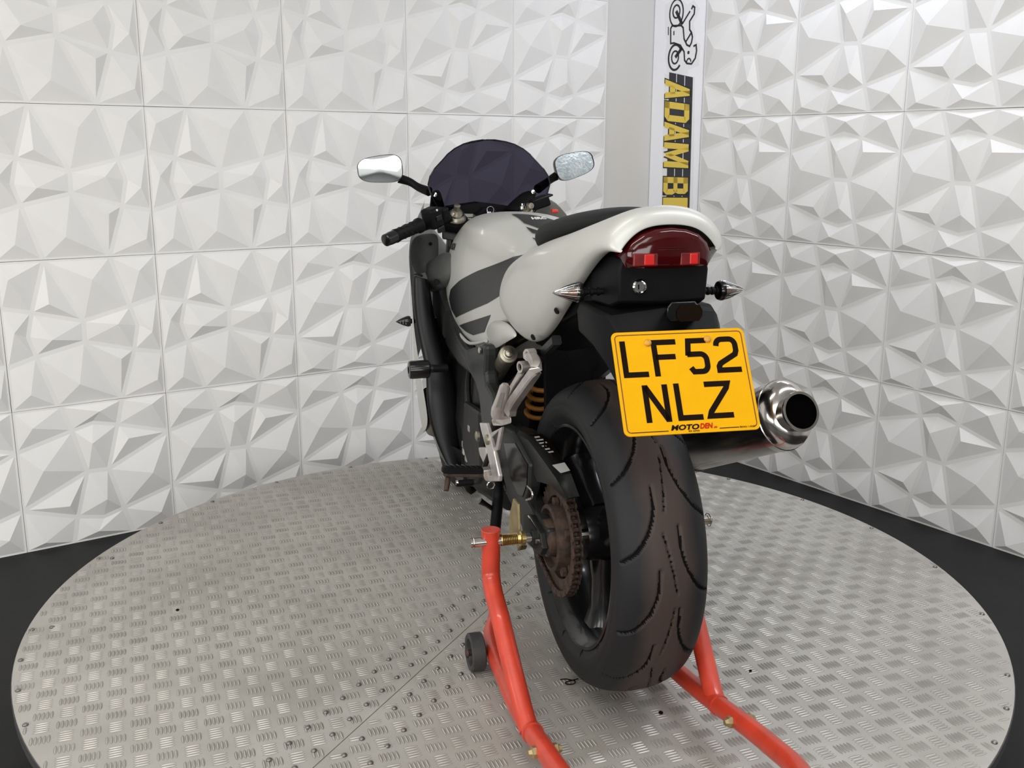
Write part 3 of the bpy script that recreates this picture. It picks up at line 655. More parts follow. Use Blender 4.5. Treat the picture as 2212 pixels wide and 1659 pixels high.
lamp = put('plate_lamp', MB().loft([[Vector((x, -0.1460 + -0.4650 * (x), 0.8005 + -0.1690 * (x))) + Vector((0, y * s, z * s)) for y, z in ((-.022, .016), (-.030, .006), (-.030, -.010), (-.022, -.019), (.022, -.019), (.030, -.010), (.030, .006), (.022, .016))] for x, s in ((-.21, .95), (-.27, 1.0), (-.300, .95))]), M_BLKG, bike, smooth=40, bevel=.002)
put('lamp_window', MB().prism([Vector((-0.3010, -0.0150, 0.8475)) + Vector((0, y, z)) for y, z in ((-.020, .013), (-.026, .004), (-.026, -.006), (-.020, -.014), (.014, -.014), (.020, -.006), (.020, .004), (.014, .013))], (-.002, 0, 0)), M_INK, lamp)
lk = put('seat_lock', MB().lathe([(-.004, .013), (.004, .0130), (.006, .0105), (.003, .0085), (.003, .0001)], (-0.2340, 0.0460, 0.8845), axis=(-1, 0, .1), n=28), M_CHROME, bike, smooth=40)
put('key_slot', MB().box(Vector((-0.2375, 0.0480, 0.8845)) , (.001, .002, .008)), M_INK, lk)

# --- tail light
TL = [(0, .640), (.030, .637), (.055, .628), (.072, .613), (.080, .597), (.078, .583), (.074, .572), (.040, .570), (0, .569)]
def tl_loop(x, s, cz=.604):
    L = [A(x, y * s, cz + (z - cz) * s) for y, z in TL]; return L + [(p[0], -p[1], p[2]) for p in L[::-1] if p[1] > 1e-6]
tlamp = put('tail_light', MB().loft([tl_loop(-.20, 1), tl_loop(-.243, 1), tl_loop(-.254, .95), tl_loop(-.260, .80), tl_loop(-.262, .4)]), M_TLENS, bike, smooth=50, label='dark red tail light lens')
for cy, w, z in ((.047, .044, .5865), (-.034, .036, .5865)):
    put('reflector', MB().box(A(-.2595, cy, z), (.006, w, .022)), M_TREF, tlamp, bevel=.002)
    put('bulb_window', MB().box(A(-.2612, cy - .006, z), (.0045, w * .42, .019)), material('reflector_bright', (.50, .009, .007), .35), tlamp, bevel=.002)
for z, w in ((.6005, .073), (.6035, .074)):
    put('lens_ridge', MB().tube([A(-.2535 - .0093 * (1 - (k / 6) ** 2), w * k / 6, z + .002 * (1 - (k / 6) ** 2)) for k in range(-6, 7)], .0007, 6), M_TLENS, tlamp)

# --- number plate
PC = Vector((-0.3577, 0.0107, 0.7450)); PRT = Vector((-0.0951, -0.9954, 0.0130)); PUP = Vector((0.5273, -0.0393, 0.8488)); PN = PRT.cross(PUP)
def pp(u, v, lift=0.0): return PC + PRT * u + PUP * v + PN * lift
def rrect(w, hgt, r, k=5):
    out = []
    for cx, cy, a0 in ((w / 2 - r, hgt / 2 - r, 0), (-w / 2 + r, hgt / 2 - r, 90), (-w / 2 + r, -hgt / 2 + r, 180), (w / 2 - r, -hgt / 2 + r, 270)):
        for j in range(k + 1):
            a = math.radians(a0 + 90 * j / k); out.append((cx + r * math.cos(a), cy + r * math.sin(a)))
    return out
plate = put('number_plate', MB().prism([pp(u, v, -.0025) for u, v in rrect(.229, .178, .010)], PN * .0030), M_YEL, bike, bevel=.0006, label='yellow number plate with black characters')
def pstroke(name, polys, m=M_INK, lift=.0006, th=.0004):
    mb = MB()
    for P in polys: mb.prism([pp(u, v, lift) for u, v in P], PN * th)
    return put(name, mb, m, plate)
outer = rrect(.2190, .1680, .007); inner = rrect(.2162, .1652, .0058)
def ringstrip(lo, hi):
    mb = MB(); n = len(outer)
    for k in range(n):
        j = (k + 1) % n
        if outer[k][1] < -.08 and outer[j][1] < -.08:
            # bottom side: gap for the maker's name
            for a, b in ((-.1025, -.0415), (.0445, .0775)):
                mb.prism([pp(a, -.0840, .0006), pp(b, -.0840, .0006), pp(b, -.0826, .0006), pp(a, -.0826, .0006)], PN * .0004)
            if abs(outer[k][0] - outer[j][0]) > .1: continue
            if min(outer[k][0], outer[j][0]) > .07 and False: continue
        mb.prism([pp(*outer[k], .0006), pp(*outer[j], .0006), pp(*inner[j], .0006), pp(*inner[k], .0006)], PN * .0004)
    return mb
put('plate_border', ringstrip(0, 0), M_YEDGE, plate)
def thick(path, w):
    """polyline with mitred joints to one outline"""
    P = [Vector(p) for p in path]; n = len(P); Lft, Rgt = [], []
    for i in range(n):
        if i == 0: d = (P[1] - P[0]).normalized(); nn = Vector((-d.y, d.x)); k = 1
        elif i == n - 1: d = (P[-1] - P[-2]).normalized(); nn = Vector((-d.y, d.x)); k = 1
        else:
            d1 = (P[i] - P[i - 1]).normalized(); d2 = (P[i + 1] - P[i]).normalized(); nn = Vector((-(d1 + d2).y, (d1 + d2).x))
            nn = nn.normalized() if nn.length > 1e-6 else Vector((-d1.y, d1.x)); k = 1 / max(.35, nn.dot(Vector((-d1.y, d1.x))))
        Lft.append(P[i] + nn * (w / 2 * k)); Rgt.append(P[i] - nn * (w / 2 * k))
    return [[Lft[i], Lft[i + 1], Rgt[i + 1], Rgt[i]] for i in range(n - 1)]
def arc(cx, cy, rx, ry, a0, a1, k=6): return [(cx + rx * math.cos(math.radians(a0 + (a1 - a0) * j / k)), cy + ry * math.sin(math.radians(a0 + (a1 - a0) * j / k))) for j in range(k + 1)]
def glyph(ch, x0, y0, W, Hh, s):
    """strokes of one character in a box with lower left corner x0, y0; s = stroke width"""
    a, b = s / 2, Hh - s / 2; l, r = s / 2, W - s / 2; q = (W - s) * .30
    if ch == 'L': S = [[(l, Hh), (l, a), (W, a)]]
    elif ch == 'F': S = [[(l, 0), (l, b), (W, b)], [(l, Hh * .52), (W * .92, Hh * .52)]]
    elif ch == '5': S = [[(W * .96, b), (W * .24, b), (W * .16, Hh * .52)] , [(W * .13, Hh * .555), (r - q, Hh * .555)] + arc(r - q, Hh * .555 - q * 1.1, q, q * 1.1, 90, 0)[1:] + arc(r - q, a + q * 1.1, q, q * 1.1, 0, -90)[0:] + [(l + q * .9, a), (l + .1 * W, a + q * .75)]]
    elif ch == '2': S = [[(l, b - q * 1.15)] + arc(l + q, b - q * 1.1, q, q * 1.1, 170, 90)[1:] + arc(r - q, b - q * 1.1, q, q * 1.1, 90, 0) + [(r, Hh * .60), (r - .06 * W, Hh * .50), (l + .07 * W, Hh * .26), (l, Hh * .18), (l, a), (W, a)]]
    elif ch == 'N': S = [[(l, 0), (l, Hh)], [(r, 0), (r, Hh)], [(l + s * .05, Hh - s * .3), (r - s * .05, s * .3)]]
    elif ch == 'Z': S = [[(0, b), (r + s * .2, b), (r - .02 * W, Hh - s * 1.3), (l + .02 * W, s * 1.3), (l - s * .2, a), (W, a)]]
    out = []
    for st in S: out += thick(st, s)
    return [[(x0 + u, y0 + v) for u, v in P] for P in out]
# L F 5 2 / N L Z
for chr_, u0, v0 in (('L', -.1021, .0094), ('F', -.0493, .0096), ('5', .0045, .0100), ('2', .0572, .0106), ('N', -.0750, -.0681), ('L', -.0220, -.0676), ('Z', .0300, -.0668)):
    pstroke('character', glyph(chr_, u0, v0, .0424, .0636, .0093))
MP = Matrix.Identity(4)
for i, v in enumerate((PRT, PUP, PN)):
    for j in range(3): MP[j][i] = v[j]
def ptext(t, u0, u1, v0, v1, m, bold=0, shear=0):
    me = text_mesh(t, 1.0, ext=.0003, bold=bold, shear=shear); xs = [v.co.x for v in me.vertices]; ys = [v.co.y for v in me.vertices]
    kx = (u1 - u0) / (max(xs) - min(xs)); ky = (v1 - v0) / (max(ys) - min(ys))
    for v in me.vertices: v.co = pp(u0 + (v.co.x - min(xs)) * kx, v0 + (v.co.y - min(ys)) * ky, .0010 + (.0003 if v.co.z > 0 else 0))
    me.materials.clear(); me.materials.append(m); return link('plate_lettering', me, plate)
ptext('MOTO', -.0370, .0108, -.0832, -.0740, M_INK, .035, .25); ptext('DEN', .0118, .0340, -.0826, -.0736, M_INKR, .035, .25)
ptext('.co', .0345, .0405, -.0826, -.0796, M_INKR, .03); ptext('E3 6AG', -.0080, .0100, -.0866, -.0842, M_INK, .02)
ptext('BSAU 145D', .0790, .1045, -.0845, -.0818, M_INK, .0)
for u, v in ((-0.0540, 0.0686), (0.0493, 0.0707)):
    sc = put('plate_screw', MB().lathe([(0, .0065), (.002, .006), (.0035, .004), (.0036, 0)], pp(u, v, .0005), axis=PN, n=16), material('screw_cap_yellow', (.62, .30, .02), .5, color2=(.36, .15, .02), scale=90), plate, smooth=40)

# --- indicators
def indicator(c, sgn, lens, L=.050, r=.0185, stalk=.045, front=False):
    c = Vector(c); ax = Vector((0, sgn, 0))
    ind = put('indicator', MB().lathe([(-.004, .004), (-.003, r * .9), (.002, r), (.006, r * .98)], c, axis=ax, n=28), M_BLKG, bike, smooth=40)
    prof = [(.004, r * .97), (L * .25, r * .88), (L * .5, r * .66), (L * .75, r * .38), (L * .93, r * .13), (L, .0005)]
    if lens:
        put('lens', MB().lathe(prof, c, axis=ax, n=28), M_CLEAR, ind, smooth=60)
        put('reflector', MB().lathe([(d * .9 + .001, q * .62) for d, q in prof[:4]] + [(L * .7, .0005)], c + Vector((.004, 0, 0)), axis=ax, n=14), M_CHROME, ind, smooth=25)
        put('bulb', MB().lathe([(.0, .0055), (.009, .006), (.015, .004), (.017, 0)], c + ax * .008 + Vector((-.006, 0, 0)), axis=ax, n=14), M_AMBER, ind, smooth=60)
        for k in range(9):
            a = 2 * PI * k / 9
            put('lens_rib', MB().tube([c + ax * d + Vector((math.cos(a), 0, math.sin(a))) * (q * .99) for d, q in prof[:5]], .0008, 5), M_CHROME, ind)
    else:
        sh = put('lamp_shell', MB().lathe([(d, q * 1.02) for d, q in prof], c, axis=ax, n=28), M_BLKG, ind, smooth=60)
        for k in range(3): put('shell_groove', MB().tube(spline([c + ax * (.012 + .008 * k) + Vector((-r * .80 + .0022 * k, 0, zz)) for zz in (-.008 + .002 * k, 0, .008 - .002 * k)], 4), .0009, 6), M_CHROME, ind)
    st = MB()
    for k in range(7): st.lathe([(-.004 - k * stalk / 7, .0055 if k % 2 else .0075), (-.004 - (k + .95) * stalk / 7, .0055 if k % 2 else .0075)], c, axis=ax, n=12)
    put('stalk', st, M_BLK, ind, smooth=40)
    return ind
indicator((-0.1750, 0.1320, 0.8705), 1, True)
indicator((-0.1750, -0.1350, 0.8645), -1, True, stalk=.03)
indicator((1.1000, 0.2250, 0.6175), 1, False, L=.040, r=.0165, stalk=.03)
indicator(A(1.10, -.224, .275), -1, False, L=.040, r=.0165, stalk=.03)

# --- silencer (right side)
SA0 = Vector(A(-.258, -.235, .300)); SDIR = Vector((.905, .045, -.40)).normalized()
SUP = (Vector((0, 0, 1)) - SDIR * SDIR.z).normalized(); SSD = SDIR.cross(SUP).normalized()
def oval(t, w, hgt, off=0.0, n=36): return [SA0 + SDIR * t + SSD * (w * math.cos(2 * PI * k / n)) + SUP * (hgt * math.sin(2 * PI * k / n) + off) for k in range(n)]
sil = put('silencer', MB().loft([oval(.012, .051, .064), oval(.035, .051, .064), oval(.38, .049, .060), oval(.40, .040, .050)]), M_BRUSH, bike, smooth=35, label='oval polished silencer')
put('silencer_band', MB().loft([oval(.004, .0515, .0645), oval(.005, .0528, .0658), oval(.024, .0528, .0658), oval(.025, .0515, .0645)]), M_STEEL, sil, smooth=35)
put('silencer_cap', MB().loft([oval(.006, .0515, .0645), oval(-.006, .0505, .0635), oval(-.018, .046, .058), oval(-.026, .038, .048), oval(-.030, .030, .036)]), M_STEEL, sil, smooth=60)
for t in (.355, .37, .385): put('silencer_ring', MB().loft([oval(t, .0495, .0605), oval(t + .002, .052, .063), oval(t + .008, .052, .063), oval(t + .010, .0495, .0605)]), M_BRUSH, sil, smooth=40)
tc_ = SA0 - SDIR * .026 - SUP * .004 - SSD * .004
put('outlet_pipe', MB().lathe([(-.02, .031), (.022, .0325), (.030, .0362), (.033, .0358), (.033, .0312), (.0, .029), (-.02, .0)], tc_, axis=-SDIR, n=40), M_STEEL, sil, smooth=35)
put('outlet_bore', MB().lathe([(.027, .0308), (.002, .0265), (-.018, .012), (-.018, .0005)], tc_, axis=-SDIR, n=32), material('soot', (.0015, .0012, .0012), 1.0, spec=.0), sil, smooth=40)
beam('exhaust_pipe', [SA0 + SDIR * .38, SA0 + SDIR * .46, A(.33, -.16, .02), A(.48, -.10, -.08), A(.72, -.03, -.11)], .045, .045, M_BRUSH)
beam('silencer_hanger', [SA0 + SDIR * .22 + SUP * .06, A(.02, -.17, .33), A(.10, -.13, .38)], .010, .03, M_CAST)

# --- front end: forks, yokes, bars
for s in (1, -1):
    top = Vector(A(.985, s * .104, .585)); bot = Vector(A(1.375, s * .085, -.03)); d = (bot - top).normalized()
    fk = put('fork_tube', MB().cyl(top - d * .01, top + d * .42, .0215), M_CHROME, bike, smooth=40)
    put('fork_slider', MB().cyl(top + d * .40, bot, .029), M_DARKGREY, fk, smooth=40)
    cap = put('fork_cap', MB().lathe([(-.012, .027), (-.006, .029), (.0, .027), (.004, .022), (.010, .018), (.018, .014), (.019, .009), (.036, .009), (.037, .007)], top, axis=-d, n=28), M_CHAMP, fk, smooth=35)
    put('bar_clamp', MB().lathe([(.010, .034), (.014, .036), (.040, .036), (.044, .034)], top, axis=d, n=28), M_BLK, fk, smooth=35)
put('top_yoke', MB().prism([A(.99, .145, .520), A(1.03, .13, .530), A(1.08, .03, .535), A(1.08, -.03, .535), A(1.03, -.13, .530), A(.99, -.145, .520), A(.96, -.11, .515), A(1.02, 0, .520), A(.96, .11, .515)], (0, 0, .022)), M_DARKGREY, bike, bevel=.004)
put('front_axle', MB().cyl(A(1.385, -.10, -.047), A(1.385, .10, -.047), .012), M_STEEL, bike, smooth=40)
fn = MB(); rws = []
for k in range(13):
    a = math.radians(20 + 130 * k / 12); rws.append([A(1.385 + .325 * math.cos(a) * (1 - .02 * abs(j)), .018 * j, -.047 + .325 * math.sin(a) * (1 - .015 * j * j / 4)) for j in range(-4, 5)])
put('front_fender', MB().grid(rws), M_SILVER, bike, subsurf=1, solid=.003)

# left bar with grip, switch box, clutch perch ; right bar hidden behind the tank
for s in (1, -1):
    e0, e1 = Vector(A(.768, s * .322, .545)), Vector(A(.850, s * .212, .579)); e2 = Vector(A(.965, s * .125, .580)); ax = (e1 - e0).normalized()
    if s < 0: e0, e1, e2 = [q + Vector((.07, 0, -.04)) for q in (e0, e1, e2)]
    bar = put('handlebar', MB().cyl(e0, e1 + (e2 - e1) * .95, .011), M_BLK, bike, smooth=40)
    gp = put('grip', MB().lathe([(.012, .0165), (.016, .0185), (.03, .0165), (.07, .0168), (.098, .0172), (.104, .0205), (.112, .0205), (.114, .0165)], e0, axis=ax, n=28), M_BLK, bar, smooth=40)
    u_ = ax.orthogonal().normalized(); w_ = ax.cross(u_)
    for k in range(3):
        for j in range(6):
            b0 = 2 * PI * j / 6 + k * .3
            pts = [e0 + ax * (.034 + .022 * k + .010 * q) + (u_ * math.cos(b0 + q * .5) + w_ * math.sin(b0 + q * .5)) * .0170 for q in (0, .35, .7, 1)]
            put('grip_rib', MB().tube(pts, .0012, 5), M_BLKG, gp)
    put('bar_end', MB().lathe([(-.022, .012), (-.020, .0160), (-.004, .0172), (.012, .0172)], e0, axis=ax, n=28), M_BLKG, bar, smooth=40)
    c = e1 + ax * .022; zz = Vector((0, 0, 1)); yy = zz.cross(ax).normalized(); zz = ax.cross(yy)
    MM = Matrix((ax, yy, zz)).transposed()
    sw = put('switch_box', MB().box(c + zz * .004, (.042, .046, .056), MM), M_BLK, bar, bevel=.008)
    fce = -yy if yy.x > 0 else yy
    put('switch_button', MB().box(c + fce * .024 + zz * .006, (.020, .006, .014), MM), M_BLKG, sw, bevel=.002)
    put('switch_button', MB().box(c + fce * .024 - zz * .026, (.022, .010, .016), MM), M_BLKG, sw, bevel=.002)
    put('switch_lever', MB().box(c + fce * .020 + zz * .026, (.006, .006, .006), MM), M_WHITE if s > 0 else M_REDSW, sw, bevel=.001)
    put('lever_perch', MB().box(c + ax * .036 + Vector((.02, 0, .004)), (.028, .05, .034), MM), M_BLK, bar, bevel=.006)
    put('brake_lever' if s < 0 else 'clutch_lever', MB().tube(spline([c + ax * .030 + Vector((.05, 0, 0)), c - ax * .05 + Vector((.075, 0, -.012)), c - ax * .13 + Vector((.055, 0, -.014))], 6), .0065, 8), M_BLKG, bar, smooth=50)
put('kill_switch', MB().box((0.8600, -0.1470, 0.9495), (.02, .018, .010)), M_REDSW, bike, bevel=.003)
rs = put('brake_reservoir', MB().box((0.9000, -0.1160, 0.9715), (.045, .050, .030), Matrix.Rotation(-.32, 3, 'X')), M_BLK, bike, bevel=.005)
put('reservoir_lid', MB().box(Vector((0.9000, -0.1220, 0.9845)), (.048, .054, .006), Matrix.Rotation(-.32, 3, 'X')), M_BLKG, rs, bevel=.002)
put('reservoir_window', MB().lathe([(0, .009), (.003, .008), (.0035, 0)], Vector((0.8730, -0.0830, 0.9635)), axis=(-1, 0, .1), n=18), M_CHAMP, rs)
put('reservoir_bolt', MB().lathe([(0, .009), (.008, .009), (.010, .005), (.016, .005)], (0.9300, -0.0750, 0.9515), axis=(0, 0, 1), n=14), M_STEEL, bike, smooth=30)
# instruments
ds = put('instrument_panel', MB().loft([[Vector(A(x, y * w, .575 + zz)) for y, zz in ((-.11, -.04), (-.12, 0), (-.09, .028), (0, .040), (.09, .028), (.12, 0), (.11, -.04))] for x, w in ((1.20, 1.0), (1.12, 1.0), (1.105, .92))]), M_BLK, bike, smooth=35)
put('display', MB().prism([(1.0980, 0.0560, 0.9185), (1.0980, 0.0230, 0.9175), (1.0940, 0.0240, 0.9055), (1.0940, 0.0590, 0.9065)], (.004, 0, 0)), M_LCD, ds)
put('display', MB().prism([(1.1000, 0.0550, 0.9305), (1.1000, 0.0260, 0.9295), (1.0980, 0.0230, 0.9205), (1.0980, 0.0560, 0.9205)], (.004, 0, 0)), M_LCD, ds)
for u in (1006, 1012, 1018):
    put('digit', MB().prism([(1.0965, 0.0520, 0.9155), (1.0965, 0.0490, 0.9155), (1.0950, 0.0490, 0.9085), (1.0950, 0.0520, 0.9085)], (.0004, 0, 0)) if u == 1006 else (MB().prism([(1.0965, 0.0430, 0.9155), (1.0965, 0.0410, 0.9155), (1.0950, 0.0410, 0.9085), (1.0950, 0.0440, 0.9085)], (.0004, 0, 0)) if u == 1012 else MB().prism([(1.0965, 0.0350, 0.9155), (1.0965, 0.0320, 0.9155), (1.0950, 0.0330, 0.9085), (1.0950, 0.0350, 0.9085)], (.0004, 0, 0))), M_INK, ds)
kr = put('key_ring', MB().tube([Vector((1.0200, -0.0040, 0.9455)) + Vector((0, .010 * math.cos(2 * PI * k / 20), .010 * math.sin(2 * PI * k / 20))) for k in range(20)], .0012, 6, closed=True), M_CHROME, bike)
put('key', MB().box((1.0200, 0.0000, 0.9365), (.004, .012, .008)), M_CHROME, kr, bevel=.001)
put('ignition_housing', MB().loft([[Vector(A(x, y * s, .565 + z * s)) for y, z in ((-.055, -.03), (-.06, .01), (-.035, .035), (.0, .04), (.03, .02), (.04, -.03))] for x, s in ((1.16, 1), (1.06, .9), (1.04, .7))]), M_BLKG, bike, smooth=30)

# --- fairing: outer skins, inner panels, belly
def skin(name, rows, m, sub=2, solid=.0035, par=bike, mirror=True, **k):
    o = put(name, MB().grid(rows), m, par, subsurf=sub, solid=solid, **k)
    if mirror: put(name, MB().grid([[(x, -y, z) for x, y, z in r] for r in rows]).flip(), m, par, subsurf=sub, solid=solid, **k)
    return o
skin('side_fairing', [
    [(0.9900, 0.1860, 0.9855), A(1.10, .175, .630), A(1.25, .150, .59), A(1.40, .10, .53), A(1.53, .0, .44)],
    [(0.9300, 0.2480, 0.8945), A(1.06, .220, .520), A(1.22, .186, .50), A(1.40, .15, .45), A(1.55, .0, .36)],
    [(0.9100, 0.2580, 0.8205), A(1.05, .223, .440), A(1.22, .188, .42), A(1.42, .155, .37), A(1.56, .0, .30)],
    [(0.9000, 0.2530, 0.7585), A(1.05, .224, .360), A(1.20, .189, .33), A(1.38, .17, .29), A(1.50, .06, .22)],
    [(0.8800, 0.2520, 0.6585), A(1.04, .228, .260), A(1.17, .198, .22), A(1.30, .170, .18), A(1.36, .15, .14)],
    [(0.8600, 0.2480, 0.5915), A(1.00, .233, .180), A(1.12, .206, .14), A(1.22, .188, .10), A(1.27, .19, .07)],
    [(0.8400, 0.2340, 0.4705), A(.98, .226, .060), A(1.08, .208, .03), A(1.17, .190, .0), A(1.21, .18, -.02)],
    [(0.8200, 0.2200, 0.3695), A(.95, .215, -.040), A(1.05, .20, -.06), A(1.12, .18, -.08), A(1.15, .16, -.09)],
], M_SILVER, label='silver front fairing shell seen edge on')
skin('fairing_edge', [
    [(0.8850, 0.2460, 0.7825), (0.8800, 0.2480, 0.7225), (0.8700, 0.2450, 0.6475), (0.8500, 0.2320, 0.5725), (0.8300, 0.2230, 0.5245), (0.8100, 0.2290, 0.4645), (0.8000, 0.2260, 0.4015), (0.7800, 0.2100, 0.3335), (0.7400, 0.1750, 0.2515)],
    [(0.8700, 0.2410, 0.7815), (0.8650, 0.2430, 0.7245), (0.8550, 0.2380, 0.6495), (0.8350, 0.2240, 0.5755), (0.8150, 0.2160, 0.5275), (0.7950, 0.2200, 0.4675), (0.7850, 0.2150, 0.4045), (0.7650, 0.2010, 0.3365), (0.7350, 0.1700, 0.2495)],
    [(0.8680, 0.2170, 0.7735), (0.8630, 0.2140, 0.7235), (0.8530, 0.2070, 0.6485), (0.8330, 0.1860, 0.5735), (0.8130, 0.1700, 0.5255), (0.7930, 0.1590, 0.4645), (0.7830, 0.1570, 0.4015), (0.7650, 0.1560, 0.3335), (0.7350, 0.1480, 0.2485)],
    [(0.8800, 0.2090, 0.7695), (0.8750, 0.2040, 0.7215), (0.8650, 0.1950, 0.6465), (0.8450, 0.1740, 0.5715), (0.8250, 0.1570, 0.5225), (0.8050, 0.1460, 0.4605), (0.7950, 0.1440, 0.3975), (0.7800, 0.1440, 0.3285), (0.7500, 0.1390, 0.2425)],
    [(0.9800, 0.1890, 0.7545), (0.9800, 0.1830, 0.7065), (0.9700, 0.1740, 0.6285), (0.9500, 0.1520, 0.5495), (0.9300, 0.1340, 0.4985), (0.9100, 0.1230, 0.4345), (0.9000, 0.1200, 0.3685), (0.8800, 0.1210, 0.2985), (0.8600, 0.1140, 0.2135)]], M_SATIN, sub=2, label='gloss black fairing edge')
skin('fairing_scoop', [[(0.8850, 0.2460, 0.7855), (0.8800, 0.2390, 0.7805), (0.8800, 0.2160, 0.7725)], [(0.9300, 0.2440, 0.7775), (0.9300, 0.2270, 0.7825), (0.9300, 0.2110, 0.7795)]], M_BLKG, sub=1)
skin('inner_panel', [
    [(0.9700, 0.2300, 0.8765), (1.0200, 0.2050, 0.8795), (1.0300, 0.1770, 0.8825), (1.0400, 0.1460, 0.8805)],
    [(0.9500, 0.2450, 0.8525), (1.0200, 0.2040, 0.8485), (1.0300, 0.1760, 0.8495), (1.0400, 0.1450, 0.8505)],
    [(0.9400, 0.2490, 0.8225), (1.0200, 0.2050, 0.8135), (1.0300, 0.1750, 0.8175), (1.0400, 0.1450, 0.8215)],
    [(0.9300, 0.2450, 0.7935), (1.0000, 0.2090, 0.7895), (1.0200, 0.1780, 0.7945), (1.0300, 0.1510, 0.7985)],
    [(0.9200, 0.2340, 0.7755), (0.9700, 0.2070, 0.7725), (0.9800, 0.1860, 0.7755), (0.9900, 0.1600, 0.7845)]], M_INNER, label='dark grey inner fairing panel')
put('panel_hole', MB().lathe([(0, .005), (.001, .005), (.0012, 0)], (1.0220, 0.1720, 0.8515), axis=(-1, .2, 0), n=14), M_INK, bike)
tr = skin('tank_side_trim', [
    [(0.8480, 0.1500, 0.8475), (0.9140, 0.1600, 0.8385), (0.9670, 0.1720, 0.8205), (1.0130, 0.1850, 0.8005)],
    [(0.8190, 0.1550, 0.8255), (0.8650, 0.1700, 0.8155), (0.9200, 0.1840, 0.8005), (1.0280, 0.1960, 0.7835)],
    [(0.7970, 0.1600, 0.7905), (0.8310, 0.1760, 0.7795), (0.8880, 0.1880, 0.7655), (0.9650, 0.1970, 0.7675)],
    [(0.8360, 0.1600, 0.7565), (0.8660, 0.1720, 0.7455), (0.9220, 0.1820, 0.7305), (0.9630, 0.1900, 0.7385)],
    [(0.9140, 0.1520, 0.7355), (0.9540, 0.1600, 0.7255), (0.9960, 0.1680, 0.7125), (1.0150, 0.1780, 0.7125)]], M_INNER, label='grey trim piece beside the tank')
put('trim_recess', MB().lathe([(0, .0085), (.0015, .0080), (-.002, .007), (-.002, 0)], (0.8600, 0.1870, 0.7625), axis=(-.7, .7, .1), n=20), M_BLK, tr)
# lower engine area behind the fairing
eng = put('engine', MB().loft([[A(x, y * w, z) for y, z in ((-.13, .20), (-.15, .05), (-.14, -.10), (-.08, -.15), (.08, -.15), (.14, -.10), (.15, .05), (.13, .20))] for x, w in ((.56, .80), (.62, 1.0), (.95, 1.05), (1.05, .9))]), M_GUN, bike, smooth=35, bevel=.008)
put('clutch_cover', MB().lathe([(0, .095), (.03, .095), (.045, .08), (.048, .04), (.046, 0)], A(.70, -.14, -.01), axis=(0, -1, 0), n=40), M_GUN, eng, smooth=40)
put('engine_cover', MB().loft([[Vector(A(.95, .150 + t, .030)) + Vector((.10 * s * math.cos(2 * PI * k / 28), 0, .072 * s * math.sin(2 * PI * k / 28))) for k in range(28)] for t, s in ((0, 1), (.040, 1), (.053, .92), (.060, .75), (.062, .4))]), M_BEIGE, eng, smooth=45, label='grey beige engine cover')
for k in range(6):
    p = [A(.70 + .02 * k, .12, .28 - .02 * k), A(.66 + .012 * k, .145, .16 - .03 * k), A(.60 + .02 * k, .135, .02 - .03 * k), A(.62 + .02 * k, .10, -.10)]
    put('hose', MB().tube(spline(p, 6), .006 + .002 * (k % 3), 8), (M_BLK, M_GUN, M_BLK)[k % 3], eng, smooth=60)
for px in ((0.6390, 0.1500, 0.4315), (0.6920, 0.1500, 0.3475), (0.6090, 0.1520, 0.4145), (0.6870, 0.1500, 0.3295), (0.6630, 0.1480, 0.3175)):
    put('clip', MB().box(px, (.02, .012, .018)), M_CAST, eng, bevel=.003)
put('sprocket_cover', MB().prism([A(.50, .135, .14), A(.66, .14, .13), A(.68, .14, .0), A(.60, .135, -.06), A(.50, .13, -.02)], (0, .02, 0)), M_GUN, eng, bevel=.010)
put('airbox', MB().box(A(.82, 0, .33), (.30, .20, .14)), M_BLK, bike, bevel=.02)
put('radiator', MB().box(A(1.13, 0, .12), (.03, .34, .30), Matrix.Rotation(.2, 3, 'Y')), M_BLK, bike, bevel=.004)
put('belly_pan', MB().loft([[A(x, y * w, z + dz) for y, z in ((-.185, -.02), (-.15, -.13), (-.07, -.175), (.07, -.175), (.15, -.13), (.185, -.02), (.17, -.03), (.14, -.12), (.06, -.16), (-.06, -.16), (-.14, -.12), (-.17, -.03))] for x, w, dz in ((.66, .80, .005), (.80, 1, 0), (1.0, 1.05, .01), (1.12, .95, .04))]), M_BLKG, bike, smooth=50)
# crash bobbin
bb = Vector((0.6500, 0.2520, 0.5675)); cbn = put('crash_bobbin', MB().lathe([(-.012, .011), (-.004, .011), (-.003, .0185), (.0, .0225), (.004, .0230), (.044, .0235), (.049, .022), (.051, .018), (.051, .010), (.040, .010), (.040, 0)], bb, axis=(0, 1, 0), n=36), M_BLKG, bike, smooth=35, label='black cylindrical crash bobbin')
put('bobbin_stem', MB().cyl(bb, bb - Vector((0, .05, 0)), .010), M_BLK, cbn, smooth=40)
